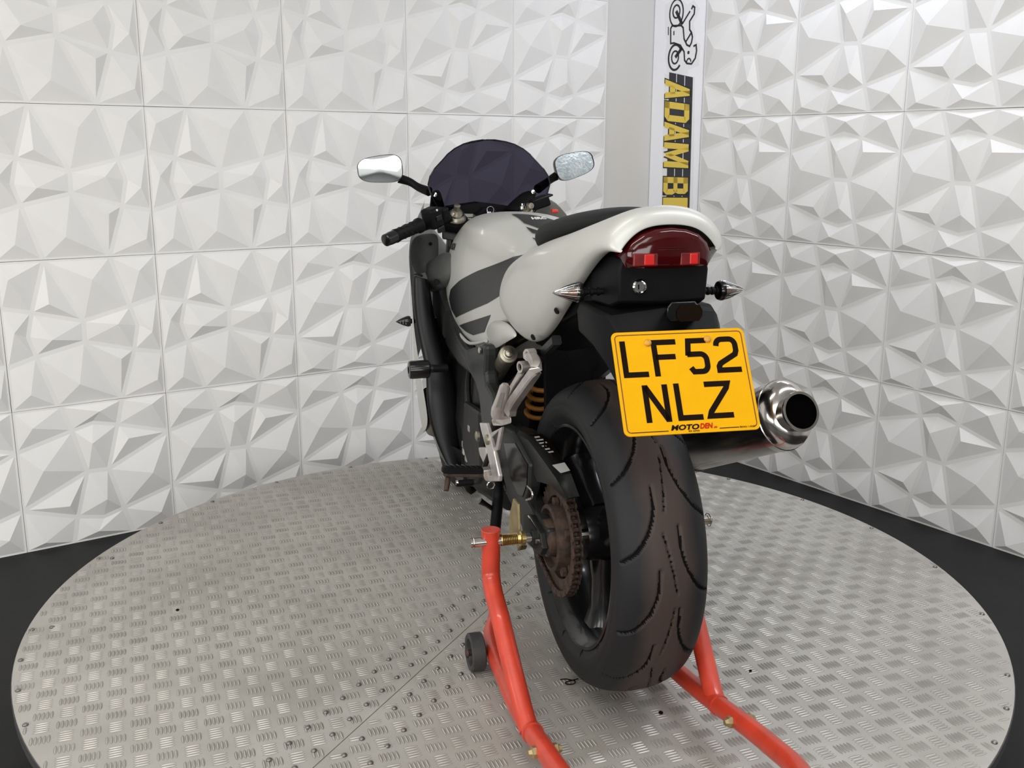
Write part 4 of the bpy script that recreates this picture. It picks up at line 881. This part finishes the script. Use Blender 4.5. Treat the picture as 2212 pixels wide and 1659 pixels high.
# screen
def scr(t):
    T = [(0.0, 0.14, 0.574, 0.59, 1.13, 1.035), (0.0909, 0.17, 0.6436, 0.64, 1.1209, 1.0064), (0.1818, 0.179, 0.6753, 0.672, 1.1118, 1.0077), (0.2727, 0.173, 0.6979, 0.695, 1.1027, 1.0091), (0.3636, 0.16, 0.7175, 0.715, 1.0936, 1.0105), (0.4545, 0.147, 0.7302, 0.728, 1.0845, 1.0118), (0.5455, 0.135, 0.7418, 0.74, 1.0755, 1.0132), (0.6364, 0.121, 0.7565, 0.755, 1.0664, 1.0145), (0.7273, 0.101, 0.7711, 0.77, 1.0573, 1.0159), (0.8182, 0.075, 0.7837, 0.783, 1.0482, 1.0173), (0.9091, 0.05, 0.7904, 0.79, 1.0391, 1.0186), (1.0, 0.018, 0.795, 0.795, 1.03, 1.02)]
    for a, b in zip(T[:-1], T[1:]):
        if t <= b[0] + 1e-9:
            f = (t - a[0]) / (b[0] - a[0]); return [p * (1 - f) + q * f for p, q in zip(a[1:], b[1:])]
rows = []
for i in range(23):
    w, zc, ze, xc, xe = scr(i / 22); rows.append([A(xc + (xe - xc) * abs(v) ** 2.2, w * v, zc + (ze - zc) * abs(v) ** 2) for v in [j / 8 for j in range(-8, 9)]])
scn = put('windscreen', MB().grid(rows), M_TINT, bike, subsurf=1, label='smoked dark windscreen')
edge = [r[0] for r in rows] + rows[-1][1:-1] + [r[-1] for r in rows[::-1]]
put('screen_edge', MB().tube(edge, .0020, 6), M_BLKG, scn)
skin('screen_bracket', [[(1.0000, 0.1760, 1.0045), (1.0300, 0.1480, 1.0065), (1.0500, 0.1380, 0.9995)], [(1.0200, 0.1750, 0.9645), (1.0500, 0.1450, 0.9635), (1.0800, 0.1230, 0.9615)], [(1.0300, 0.1800, 0.9255), (1.0600, 0.1370, 0.9225), (1.0900, 0.1060, 0.9205)]], M_BLK, sub=1, solid=.006, mirror=False)
skin('screen_bracket', [[(1.0200, -0.1520, 0.9965), (1.0500, -0.1240, 1.0035), (1.0600, -0.1060, 0.9925)], [(1.0200, -0.1300, 0.9725), (1.0600, -0.0850, 0.9715), (1.0800, -0.0760, 0.9625)], [(1.0200, -0.1020, 0.9355), (1.0600, -0.0570, 0.9445), (1.0800, -0.0510, 0.9355)]], M_BLK, sub=1, solid=.006, mirror=False)
for px in ((1.0200, 0.1580, 0.9895), (1.0300, -0.1340, 0.9945)):
    put('screen_bolt', MB().lathe([(0, .006), (.004, .006), (.005, 0)], px, axis=(-1, 0, .2), n=12), M_STEEL, scn)

# --- mirrors
def mirror(c, w, hgt, roll, yaw, pitch, m, stem, sgn):
    c = Vector(c); Rm = Matrix.Rotation(yaw, 3, 'Z') @ Matrix.Rotation(pitch, 3, 'Y') @ Matrix.Rotation(roll, 3, 'X')
    def shape(s, x, squ=3.3, n=44):
        out = []
        for k in range(n):
            a = 2 * PI * k / n; ca, sa = math.cos(a), math.sin(a)
            y = (abs(ca) ** (2 / squ)) * (1 if ca >= 0 else -1) * w / 2 * s; z = (abs(sa) ** (2 / squ)) * (1 if sa >= 0 else -1) * hgt / 2 * s * (1 - .14 * sgn * y / (w / 2))
            out.append(c + Rm @ Vector((x, y, z)))
        return out
    hs = put('mirror', MB().loft([shape(.955, -.001), shape(.985, -.004), shape(1.0, 0), shape(.97, .014), shape(.82, .030), shape(.45, .042), shape(.1, .045)], cap0=False), M_BLKG, bike, smooth=60)
    put('mirror_glass', MB().loft([shape(.957, -.0015), shape(.5, -.0025), shape(.02, -.0028)], cap0=False), m, hs, smooth=60)
    put('mirror_stem', MB().tube(spline(stem, 5), [.011 + .006 * abs(k / (5 * (len(stem) - 1)) - .5) for k in range(5 * (len(stem) - 1) + 1)], 12), M_BLK, hs, smooth=60)
ml = Vector((1.1500, 0.2930, 1.0585)); mr = Vector((1.1500, -0.3010, 1.0705))
mirror(ml, .132, .078, math.radians(-4), math.radians(-5), math.radians(9.3), M_MIRROR, [Vector((1.1680, 0.2360, 1.0315)), Vector((1.1650, 0.2050, 1.0215)), Vector((1.1500, 0.1800, 1.0055)), Vector((1.1200, 0.1550, 0.9945))], 1)
mirror(mr, .134, .076, math.radians(-14), math.radians(8), math.radians(8), M_MIRROR2, [Vector((1.1680, -0.2550, 1.0405)), Vector((1.1650, -0.2340, 1.0295)), Vector((1.1500, -0.2090, 1.0155)), Vector((1.1200, -0.1760, 1.0005))], -1)

# --- shock and its reservoir
a_, b_ = Vector((0.3190, 0.1280, 0.6645)), Vector((0.4790, 0.1140, 0.5845)); d_ = (a_ - b_).normalized(); L_ = (a_ - b_).length
rz_ = put('shock_reservoir', MB().lathe([(0, .0185), (L_ * .35, .0190), (L_ * .36, .0180), (L_ * .44, .0180), (L_ * .45, .0192), (L_ * .8, .0195), (L_ * .82, .021), (L_ * .98, .0215), (L_, .020), (L_ + .001, .014), (L_ + .003, .0135), (L_ + .004, .010), (L_ + .009, .008), (L_ + .011, .003), (L_ + .0112, 0)], b_, axis=d_, n=36), M_CHAMP, bike, smooth=35, label='champagne coloured shock reservoir')
c0 = Vector(A(.425, .012, .235)); c1 = Vector(A(.464, .012, .134)); ax = (c0 - c1).normalized(); u_ = ax.orthogonal().normalized(); w_ = ax.cross(u_)
put('shock_spring', MB().tube([c1 + ax * ((c0 - c1).length * k / 60) + (u_ * math.cos(2 * PI * k / 15) + w_ * math.sin(2 * PI * k / 15)) * .032 for k in range(61)], .0062, 8), M_ORANGE, bike, smooth=60, label='orange shock spring')
put('shock_body', MB().cyl(c1 - ax * .16, c0 + ax * .06, .021), M_BLK, bike, smooth=40)

# --- pillion footrest bracket (left), folded footrest
pb = beam('pillion_bracket', [(0.1400, 0.1350, 0.6975), (0.0750, 0.1420, 0.7025), (0.0280, 0.1500, 0.6925), (0.0590, 0.1580, 0.6585), (0.1420, 0.1660, 0.5945), (0.1570, 0.1680, 0.5705)], (.020, .022), (.018, .024), M_CAST, label='cast grey pillion footrest bracket')
beam('bracket_arm', [(0.1720, 0.1400, 0.6675), (0.1500, 0.1460, 0.6575), (0.1830, 0.1550, 0.6185), (0.2030, 0.1660, 0.5855)], .012, .014, M_CAST, par=pb)
for px in ((0.1020, 0.1450, 0.7055), (0.1360, 0.1500, 0.6735)):
    put('bracket_lug', MB().lathe([(-.014, .0125), (.004, .0125), (.004, .0075), (-.01, .0075)], px, axis=(-.25, .97, 0), n=24, closed=True), M_CAST, pb, smooth=40)
    put('lug_bolt', MB().lathe([(-.008, .007), (.0, .007), (.001, 0)], px, axis=(-.25, .97, 0), n=6), M_INK, pb)
put('bracket_spacer', MB().cyl((0.1330, 0.1300, 0.6975), (0.1560, 0.1000, 0.6915), .013), M_BLK, pb, smooth=40)
put('bracket_foot', MB().prism([(0.2460, 0.1860, 0.5285), (0.2130, 0.1860, 0.5455), (0.1730, 0.1800, 0.5585), (0.1490, 0.1680, 0.5645), (0.1450, 0.1680, 0.5505), (0.1840, 0.1800, 0.5355), (0.2300, 0.1860, 0.5235)], (.022, -.004, 0)), M_CAST, pb, bevel=.003)
pf = put('pillion_footrest', MB().loft([ring(Vector(p), Vector((0.1580, 0.1780, 0.6315)) - Vector((0.1890, 0.1880, 0.5555)), (1, 0, 0), w, t) for p, w, t in (((0.1890, 0.1880, 0.5555), .026, .020), ((0.1810, 0.1870, 0.5705), .030, .020), ((0.1650, 0.1840, 0.6005), .024, .016), ((0.1540, 0.1800, 0.6285), .021, .014), ((0.1500, 0.1800, 0.6355), .012, .010))]), M_CAST, pb, smooth=40, label='folded pillion footrest')
put('footrest_recess', MB().prism([(0.1230, 0.1960, 0.6245), (0.0930, 0.1960, 0.6305), (0.1040, 0.2010, 0.5965), (0.1460, 0.2010, 0.5875)], (0, .0012, 0)), material('worn_recess', (.16, .145, .135), .6, .5), pb)

# --- rider footrest hanger, peg, gear lever
hg = put('footrest_hanger', MB().prism([(0.3490, 0.1900, 0.5005), (0.2860, 0.1900, 0.5165), (0.2600, 0.1900, 0.5005), (0.2140, 0.1900, 0.4715), (0.1690, 0.1900, 0.4295), (0.1730, 0.1900, 0.4155), (0.2830, 0.1900, 0.3795), (0.2870, 0.1900, 0.3895), (0.2310, 0.1900, 0.4115), (0.2820, 0.1900, 0.4565), (0.3270, 0.1900, 0.4825)], (0, -.010, 0)), material('hanger_silver', (.66, .64, .61), .34, .7, color2=(.5, .47, .45), scale=30), bike, bevel=.0025, label='bright silver footrest hanger')
for a, b in (((1066,930), (1083,924)), ((1083,924), (1072,976)), ((1058,940), (1070,976))):
    pass
put('heel_guard', MB().prism([(0.2630, 0.1860, 0.4985), (0.1570, 0.1860, 0.5415), (0.1730, 0.1860, 0.5135), (0.1930, 0.1860, 0.4805), (0.2300, 0.1860, 0.4645), (0.2420, 0.1860, 0.4765), (0.2130, 0.1860, 0.4795), (0.1850, 0.1860, 0.5255), (0.2460, 0.1860, 0.4945)], (0, -.006, 0)), M_CAST, hg, bevel=.001)
for px in ((0.3600, 0.1920, 0.4655), (0.2650, 0.1920, 0.4835)):
    put('hanger_bolt', MB().lathe([(-.004, .012), (.002, .012), (.004, .008), (.004, 0)], px, axis=(0, 1, 0), n=20), M_CHAMP, hg, smooth=30)
pgx = .272
pi_, po_ = Vector((pgx, 0.2550 + -0.2450 * (pgx), 0.4975 + -0.3350 * (pgx))), Vector((pgx, 0.3440 + -0.1970 * (pgx), 0.5055 + -0.3300 * (pgx))); pax = (po_ - pi_).normalized(); pL = (po_ - pi_).length
peg = put('footpeg', MB().loft([ring(pi_ + pax * t + Vector((0, 0, -.0055)), pax, (0, 0, 1), w, hh) for t, w, hh in ((-.004, .024, .020), (pL * .15, .020, .014), (pL * .95, .022, .010), (pL * 1.0, .012, .008))]), M_RUST, bike, smooth=40, bevel=.0015, label='left footpeg with black rubber top')
put('peg_rubber', MB().loft([ring(pi_ + pax * t + Vector((0, 0, .004)), pax, (0, 0, 1), w, hh) for t, w, hh in ((pL * .14, .026, .013), (pL * .2, .028, .014), (pL * .9, .030, .014), (pL * 1.0, .026, .013), (pL * 1.03, .014, .010))]), M_BLK, peg, smooth=50)
for k in range(6):
    q = pi_ + pax * (pL * (.22 + .12 * k)) + Vector((0, 0, .0115))
    put('rubber_ridge', MB().tube([q + Vector((-.014, 0, -.004)), q + pax * .006, q + pax * .010 + Vector((.014, 0, 0))], .0018, 6), M_BLKG, peg)
put('peg_feeler', MB().tube([(pgx, 0.3350 + -0.2020 * (pgx), 0.4935 + -0.3370 * (pgx)), (pgx, 0.3360 + -0.2010 * (pgx), 0.4815 + -0.3440 * (pgx)), (pgx - .01, 0.3390 + -0.2000 * (pgx - .01), 0.4655 + -0.3520 * (pgx - .01))], [.0055, .0065, .0055], 10), M_RUST, peg, smooth=50)
put('peg_clevis', MB().prism([(pgx - .012, 0.2640 + -0.2400 * (pgx - .012), 0.5005 + -0.3320 * (pgx - .012)), (pgx - .012, 0.2480 + -0.2500 * (pgx - .012), 0.5015 + -0.3320 * (pgx - .012)), (pgx - .012, 0.2340 + -0.2560 * (pgx - .012), 0.4875 + -0.3390 * (pgx - .012)), (pgx - .012, 0.2340 + -0.2560 * (pgx - .012), 0.4745 + -0.3470 * (pgx - .012)), (pgx - .012, 0.2590 + -0.2430 * (pgx - .012), 0.4775 + -0.3450 * (pgx - .012)), (pgx - .012, 0.2640 + -0.2400 * (pgx - .012), 0.4875 + -0.3400 * (pgx - .012))], (.026, 0, 0)), M_CAST, hg, bevel=.003)
put('peg_spring', MB().tube([Vector((pgx - .012, 0.2490 + -0.2490 * (pgx - .012), 0.4685 + -0.3490 * (pgx - .012))) + Vector((.001 * k / 8, .009 * math.cos(k * .8), .009 * math.sin(k * .8))) for k in range(18)], .0011, 5), M_STEEL, hg)
gl = put('gear_lever', MB().tube([(0.3000, 0.1750, 0.4445), (0.3400, 0.1760, 0.4055), (0.3800, 0.1820, 0.3475), (0.3900, 0.1930, 0.3435)], .0065, 10), M_GUN, bike, smooth=50)
put('gear_lever_tip', MB().lathe([(0, .0075)] + [(.004 + .004 * k, .0085 if k % 2 else .0072) for k in range(9)] + [(.042, .0072)], (0.3900, 0.1950, 0.3435), axis=(0, 1, 0), n=16), M_BLK, gl, smooth=40)
put('gear_lever_end', MB().lathe([(0, .0068), (.004, .0060), (.0045, 0)], (0.3900, 0.2330, 0.3465), axis=(0, 1, 0), n=16), M_STEEL, gl)
put('linkage_arm', MB().prism([(0.4580, 0.1680, 0.4085), (0.3820, 0.1680, 0.4305), (0.3640, 0.1680, 0.4085), (0.3280, 0.1680, 0.3975), (0.3730, 0.1680, 0.3765), (0.4390, 0.1680, 0.3915)], (0, -.012, 0)), M_CAST, hg, bevel=.004)
# --- side stand, folded
sd = put('side_stand', MB().tube(spline([A(.47, .12, -.02), (0.3290, 0.1500, 0.3475), (0.3140, 0.1560, 0.3045), (0.3130, 0.1620, 0.2435)], 5), .013, 12), M_BLK, bike, smooth=50)
put('stand_tang', MB().tube([(0.3230, 0.1560, 0.2905), (0.3040, 0.1850, 0.3165), (0.3050, 0.2000, 0.3265)], [.006, .0055, .008], 10), M_BLKG, sd, smooth=50)
put('brake_hose', MB().tube(spline([(0.0810, 0.1500, 0.4315), (0.0500, 0.1500, 0.4315), (0.0470, 0.1500, 0.4185), (0.0880, 0.1500, 0.3995)], 6), .003, 8), M_STEEL, bike, smooth=60)

# ------------------------------------------------------------------ red paddock stand
M_REDP = material('red_paint', (0.54, 0.046, 0.020), 0.38, noise=.2, scale=18, coat=.25)
M_BLKW = material('stand_wheel_rubber', (0.035, 0.034, 0.034), 0.6, noise=.3, scale=60)
ps = thing('paddock_stand', 'red tubular paddock stand lifting the motorcycle rear wheel off the turntable', 'stand', (0.1995, 1.947, ZD), PI / 2 + math.radians(15.2))
MID = .049
def mir(p): return (p[0], 2 * MID - p[1], p[2])
def stand_side(f, left):
    up = put('upright_tube', MB().tube([f(p) for p in spline([A(.010, .247, .024), A(.010, .247, -.03), A(.010, .247, -.070), A(-.02, .249, -.096), A(-.078, .249, -.128), A(-.135, .246, -.180), A(-.205, .240, -.247), A(-.240, .237, -.274)], 7)], .0188, 24), M_REDP, ps, smooth=45)
    put('tube_cap', MB().lathe([(-.001, .0195), (.001, .0198), (.0022, .0188), (.0024, .0026), (.0010, .0024), (.0010, 0)], f(A(.010, .247, .024)), axis=(0, 0, 1), n=28), M_REDP, up, smooth=30)
    put('lever_tube', MB().tube([f(p) for p in spline([A(.34, .150, -.300), A(.28, .168, -.302), A(.20, .198, -.302), A(.100, .214, -.300), A(.0, .222, -.295), A(-.14, .231, -.286), A(-.24, .234, -.272), A(-.34, .236, -.254), A(-.45, .236, -.236), A(-.56, .225, -.215), A(-.66, .170, -.190), A(-.70, MID, -.175)], 6)], .0185, 24), M_REDP, ps, smooth=45)
    put('weld_collar', MB().lathe([(-.004, .0205), (.004, .0205)], f(A(-.255, .2345, -.2695)), axis=(-1, 0, .19), n=24), M_REDP, up, smooth=45)
    for q in (-1, 1):
        put('stand_bolt', MB().lathe([(0, .0115), (.006, .0115), (.008, .008), (.014, .006)], f(A(-.335, .236 + q * .0165, -.255)), axis=(0, q * (1 if left else -1), 0), n=6), M_BRASSP, ps)
    wc = Vector(f(A(.128, .252, -.3465 + .0448))); sg = 1 if left else -1
    w = put('stand_wheel', MB().lathe([(-.014, .030), (-.016, .038), (-.013, .042), (.013, .042), (.016, .038), (.014, .030), (.006, .028), (.006, .012), (-.006, .012), (-.006, .028)], wc, n=40, closed=True), M_BLKW, ps, smooth=35)
    put('wheel_axle', MB().lathe([(-.04 * sg, .007), (.016 * sg, .007), (.018 * sg, .012), (.022 * sg, .010), (.023 * sg, 0)], wc, axis=(0, 1, 0), n=16), M_RUST, w, smooth=30)
    # pin with retaining clip, threaded sleeve and forked plate
    y0, y1 = A(.005, .290 if left else .330, .003), A(.005, .165, .003)
    pin = put('support_pin', MB().cyl(f(y0), f(y1), .0095, 24), M_STEEL if left else M_CHAMP, ps, smooth=40)
    put('threaded_sleeve', MB().lathe([(0, .0115)] + [(.002 + .0035 * k + dx, .0125 - dr) for k in range(10) for dx, dr in ((0, .0), (.0012, .0026))] + [(.040, .0115), (.042, .0145), (.050, .0145)], f(A(.005, .228, .003)), axis=(0, -1 if left else 1, 0), n=24), M_BRASS, ps, smooth=30, label='brass threaded sleeve')
    put('pin_clip', MB().tube([Vector(f(A(.005, .284 if left else .324, .003))) + Vector((.0, .002 * k / 14 * sg, 0)) + Vector((.014 * math.cos(k * .42), 0, .014 * math.sin(k * .42))) for k in range(15)] , .0011, 6), M_STEEL, pin)
    put('fork_plate', MB().prism([f(p) for p in ((0.0730, 0.1840, 0.4105), (0.0370, 0.1840, 0.4105), (0.0300, 0.1840, 0.3675), (0.0220, 0.1840, 0.3255), (0.0360, 0.1840, 0.3095), (0.0430, 0.1840, 0.3185), (0.1060, 0.1840, 0.3265), (0.0990, 0.1840, 0.3675))], (0, -.005, 0)), M_BRASSP, ps, bevel=.001)
    put('plate_lip', MB().prism([f(p) for p in ((0.0320, 0.1820, 0.3195), (0.0390, 0.1820, 0.3085), (0.0920, 0.1500, 0.2875), (0.0850, 0.1500, 0.2965))], (0, 0, .003)), M_BRASSP, ps)
stand_side(lambda p: tuple(p), True)
stand_side(mir, False)
put('handle_bar', MB().tube([A(-.70, MID, -.175), A(-.80, MID, -.13)], .0185, 20), M_REDP, ps, smooth=45)

# ------------------------------------------------------------------ banner on the right wall beside the corner
M_BOARD = material('white_board', (0.93, 0.93, 0.97), 0.4)
M_CUT = material('contour_cut_vinyl', (0.86, 0.86, 0.88), 0.4)
M_ROAD = material('road_grey', (0.028, 0.029, 0.038), 0.5)
M_LOGO = material('logo_black', (0.012, 0.012, 0.020), 0.4)
M_YTXT = material('letter_yellow', (0.80, 0.58, 0.085), 0.5)
bnr = thing('wall_banner', 'tall white shop sign with motorcycle outline and yellow sideways lettering, in the room corner', 'sign', (CORNER.x, CORNER.y, 0))
def bp_(u, z, l): return DR * u + NR * l + Vector((0, 0, z))
put('board', MB().prism([bp_(.003, .02, .002), bp_(.322, .02, .002), bp_(.322, 2.5, .002), bp_(.003, 2.5, .002)], NR * .010), M_BOARD, bnr)
def bstroke(name, polys, m, l, th=.0006, par=bnr):
    mb = MB()
    for P in polys: mb.prism([bp_(u, z, l) for u, z in P], NR * th)
    return put(name, mb, m, par)
cut = bstroke('contour_cut', [[(0.0832, 1.7016), (0.2801, 1.6785), (0.3034, 1.0671), (0.0931, 1.0558)]], M_CUT, .0121)
bstroke('contour_cut', [[(0.0698, 2.0018), (0.1228, 2.0193), (0.1911, 2.0039), (0.2124, 1.9862), (0.2543, 2.0006), (0.2905, 1.9625), (0.2574, 1.9048), (0.2763, 1.8301), (0.3057, 1.8123), (0.2997, 1.7279), (0.2318, 1.7127), (0.2330, 1.6930), (0.0983, 1.7048), (0.0932, 1.7413), (0.0793, 1.7724), (0.0905, 1.8455), (0.0763, 1.8825)]], M_CUT, .0121)
road = bstroke('road_band', [[(0.1133, 1.7079), (0.2658, 1.6773), (0.2798, 1.0658), (0.1277, 1.0577)]], M_ROAD, .0128)
for a, b in (((1462,160), (1455,470)), ((1480,164), (1473,470))): pass
bstroke('lane_line', [[(0.1609, 1.6971), (0.1645, 1.6969), (0.1804, 1.0605), (0.1767, 1.0603)], [(0.2141, 1.6861), (0.2177, 1.6859), (0.2333, 1.0633), (0.2296, 1.0631)]], M_CUT, .0135, par=road)
# letters read top to bottom: local s runs down the board, t runs from right (letter foot) to left... top of letter at the right
def ltr(name, polys_out, polys_in):
    o = bstroke(name, polys_out, M_YTXT, .0142, par=bnr)
    return o
# four corners of the text block on the wall
T00, T10 = Vector((*(0.0905, 1.6790),)), Vector((*(0.2500, 1.6526),))          # start: letter foot side, letter top side
T01, T11 = Vector((*(0.1054, 1.1206),)), Vector((*(0.2672, 1.1275),))
def tb(s, t):
    a = T00.lerp(T01, s); b = T10.lerp(T11, s); v = a.lerp(b, t); return (v.x, v.y)
LET = []
def L_A(s0, s1):
    m = (s0 + s1) / 2; w = (s1 - s0)
    return [[(s0, 0), (s0 + w * .30, 0), (s0 + w * .60, 1), (s0 + w * .32, 1)], [(s1, 0), (s1 - w * .30, 0), (s1 - w * .60, 1), (s1 - w * .32, 1)], [(s0 + w * .25, .20), (s1 - w * .25, .20), (s1 - w * .30, .42), (s0 + w * .30, .42)]]
def L_D(s0, s1):
    w = s1 - s0; return [[(s0, 0), (s0 + w * .34, 0), (s0 + w * .34, 1), (s0, 1)], [(s0, 0), (s1 - w * .22, 0), (s1, .14), (s1 - w * .3, .20), (s0, .20)], [(s0, 1), (s1 - w * .22, 1), (s1, .86), (s1 - w * .3, .80), (s0, .80)], [(s1, .14), (s1, .86), (s1 - w * .32, .84), (s1 - w * .32, .16)]]
def L_M(s0, s1):
    w = s1 - s0; return [[(s0, 0), (s0 + w * .24, 0), (s0 + w * .24, 1), (s0, 1)], [(s1, 0), (s1 - w * .24, 0), (s1 - w * .24, 1), (s1, 1)], [(s0 + w * .10, 1), (s0 + w * .30, 1), (s0 + w * .56, .28), (s0 + w * .44, .0)], [(s1 - w * .10, 1), (s1 - w * .30, 1), (s1 - w * .56, .28), (s1 - w * .44, .0)]]
def L_B(s0, s1):
    w = s1 - s0; return [[(s0, 0), (s0 + w * .34, 0), (s0 + w * .34, 1), (s0, 1)], [(s0, 0), (s1 - w * .18, 0), (s1, .12), (s1 - w * .3, .18), (s0, .18)], [(s0, 1), (s1 - w * .22, 1), (s1 - w * .05, .88), (s1 - w * .34, .82), (s0, .82)], [(s0, .42), (s1 - w * .2, .42), (s1 - w * .12, .50), (s1 - w * .2, .58), (s0, .58)], [(s1, .12), (s1, .38), (s1 - w * .12, .50), (s1 - w * .34, .42), (s1 - w * .32, .16)], [(s1 - w * .05, .88), (s1 - w * .05, .62), (s1 - w * .12, .50), (s1 - w * .36, .58), (s1 - w * .36, .84)]]
def L_I(s0, s1): return [[(s0, 0), (s1, 0), (s1, 1), (s0, 1)]]
def grow(P, k=.022):
    c = Vector((sum(p[0] for p in P) / len(P), sum(p[1] for p in P) / len(P)))
    return P
for nm, fn_, s0, s1 in (('A', L_A, .0, .150), ('D', L_D, .172, .328), ('A', L_A, .335, .490), ('M', L_M, .500, .700), ('B', L_B, .780, .925), ('I', L_I, .950, 1.035)):
    P = fn_(s0, s1)
    bstroke('letter_outline', [[tb(s0 - .008, -.035), tb(s1 + .008, -.035), tb(s1 + .008, 1.03), tb(s0 - .008, 1.03)]] if nm in 'DBI' else [[tb(a + (-.010 if a < (s0 + s1) / 2 else .010), t + (-.035 if t < .5 else .035)) for a, t in Q] for Q in P], M_LOGO, .0137)
    bstroke('letter', [[tb(a, t) for a, t in Q] for Q in P], M_YTXT, .0142)
    if nm in 'D': bstroke('letter_counter', [[tb(s0 + .053, .20), tb(s1 - .050, .20), tb(s1 - .050, .80), tb(s0 + .053, .80)]], M_ROAD, .01425)
# motorcycle outline of the logo (seen turned upright, nose down)
def bline(pts, w=3.2, closed=False):
    P = [Vector((*p,)) for p in pts]
    return thick([(p.x, p.y) for p in P], w * .00235)
def bcirc(c, e, a0=0, a1=360, n=28):
    cx, cy = c; ex, ey = e; return [(cx + ex * math.cos(math.radians(a0 + (a1 - a0) * k / n)), cy + ey * math.sin(math.radians(a0 + (a1 - a0) * k / n))) for k in range(n + 1)]
lg = bstroke('logo', thick(bcirc((0.1455, 1.9585), (.043, .057)), .0075), M_LOGO, .0128)
def lline(pts, w=.0062): bstroke('logo_line', thick(pts, w * 1.3), M_LOGO, .0128 , par=lg)
lline(bcirc((0.1452, 1.9644), (.022, .027)), .006); lline(bcirc((0.1474, 1.7696), (.042, .054), -330, -40), .0075); lline(bcirc((0.1474, 1.7696), (.022, .027)), .006)
lline([(0.1436, 1.9665), (0.1853, 1.9059)], .012); lline([(0.1489, 1.7695), (0.1911, 1.8078)], .012)
lline([(0.1852, 1.9078), (0.2314, 1.9573)], .006); lline([(0.2395, 1.9641), (0.2473, 1.9766), (0.2591, 1.9696), (0.2579, 1.9430), (0.2311, 1.9150), (0.2332, 1.8801), (0.2455, 1.8674), (0.2524, 1.8475), (0.2481, 1.8247), (0.2375, 1.8100), (0.2197, 1.8173), (0.2006, 1.8442), (0.1920, 1.8917), (0.1796, 1.9025), (0.1203, 1.9062), (0.1119, 1.8951), (0.1155, 1.8315), (0.1364, 1.8318), (0.1787, 1.8186), (0.2039, 1.7892), (0.2090, 1.7535), (0.2244, 1.7387), (0.2536, 1.7348), (0.2752, 1.7567), (0.2818, 1.7872), (0.2774, 1.8127), (0.2606, 1.8082)])
lline([(0.2455, 1.8674), (0.2130, 1.8314)]); lline([(0.1335, 1.8833), (0.1345, 1.8655)], .005); lline([(0.0963, 1.9045), (0.0983, 1.8687)], .004); lline(bcirc((0.2318, 1.7842), (.004, .004), n=8), .005); lline(bcirc((0.2357, 1.7438), (.013, .015), 0, 180, 10), .005)

# ------------------------------------------------------------------ small litter on the turntable
wx, wy = (0.1231, 1.9521)
wc_ = put('wire_clip', MB().tube(spline([(wx + .020 * math.cos(a) * r, wy + .016 * math.sin(a) * r, ZD + .004) for a, r in ((2.6, 1.0), (2.0, .7), (1.2, .5), (.2, .7), (-.8, .8), (-1.8, .7), (-2.6, .3), (.6, 1.3))], 6), .0012, 6), M_INK)
wc_['label'] = 'thin dark bent wire clip lying under the rear tyre'; wc_['category'] = 'clip'
def crumb(x, y, r, label):
    mb = MB().lathe([(0, r), (r * .5, r * .9), (r * .8, r * .4), (r * .85, 0)], (x, y, ZD + .0018), axis=(0, 0, 1), n=7)
    mb.v = [(px + .4 * r * math.sin(9 * py), py, pz) for px, py, pz in mb.v]
    o = put('rubber_crumb', mb, M_INK); o['label'] = label; o['category'] = 'debris'; o['group'] = 'black crumbs on the turntable'
crumb(*(0.3052, 1.8329), .0050, 'black crumb on the tread plate between the rear tyre and right stand leg')
crumb(*(0.5257, 2.0039), .0035, 'tiny black crumb right of the stand leg joint')
crumb(*(-0.8265, 2.2927), .0045, 'black crumb on the left half of the turntable')
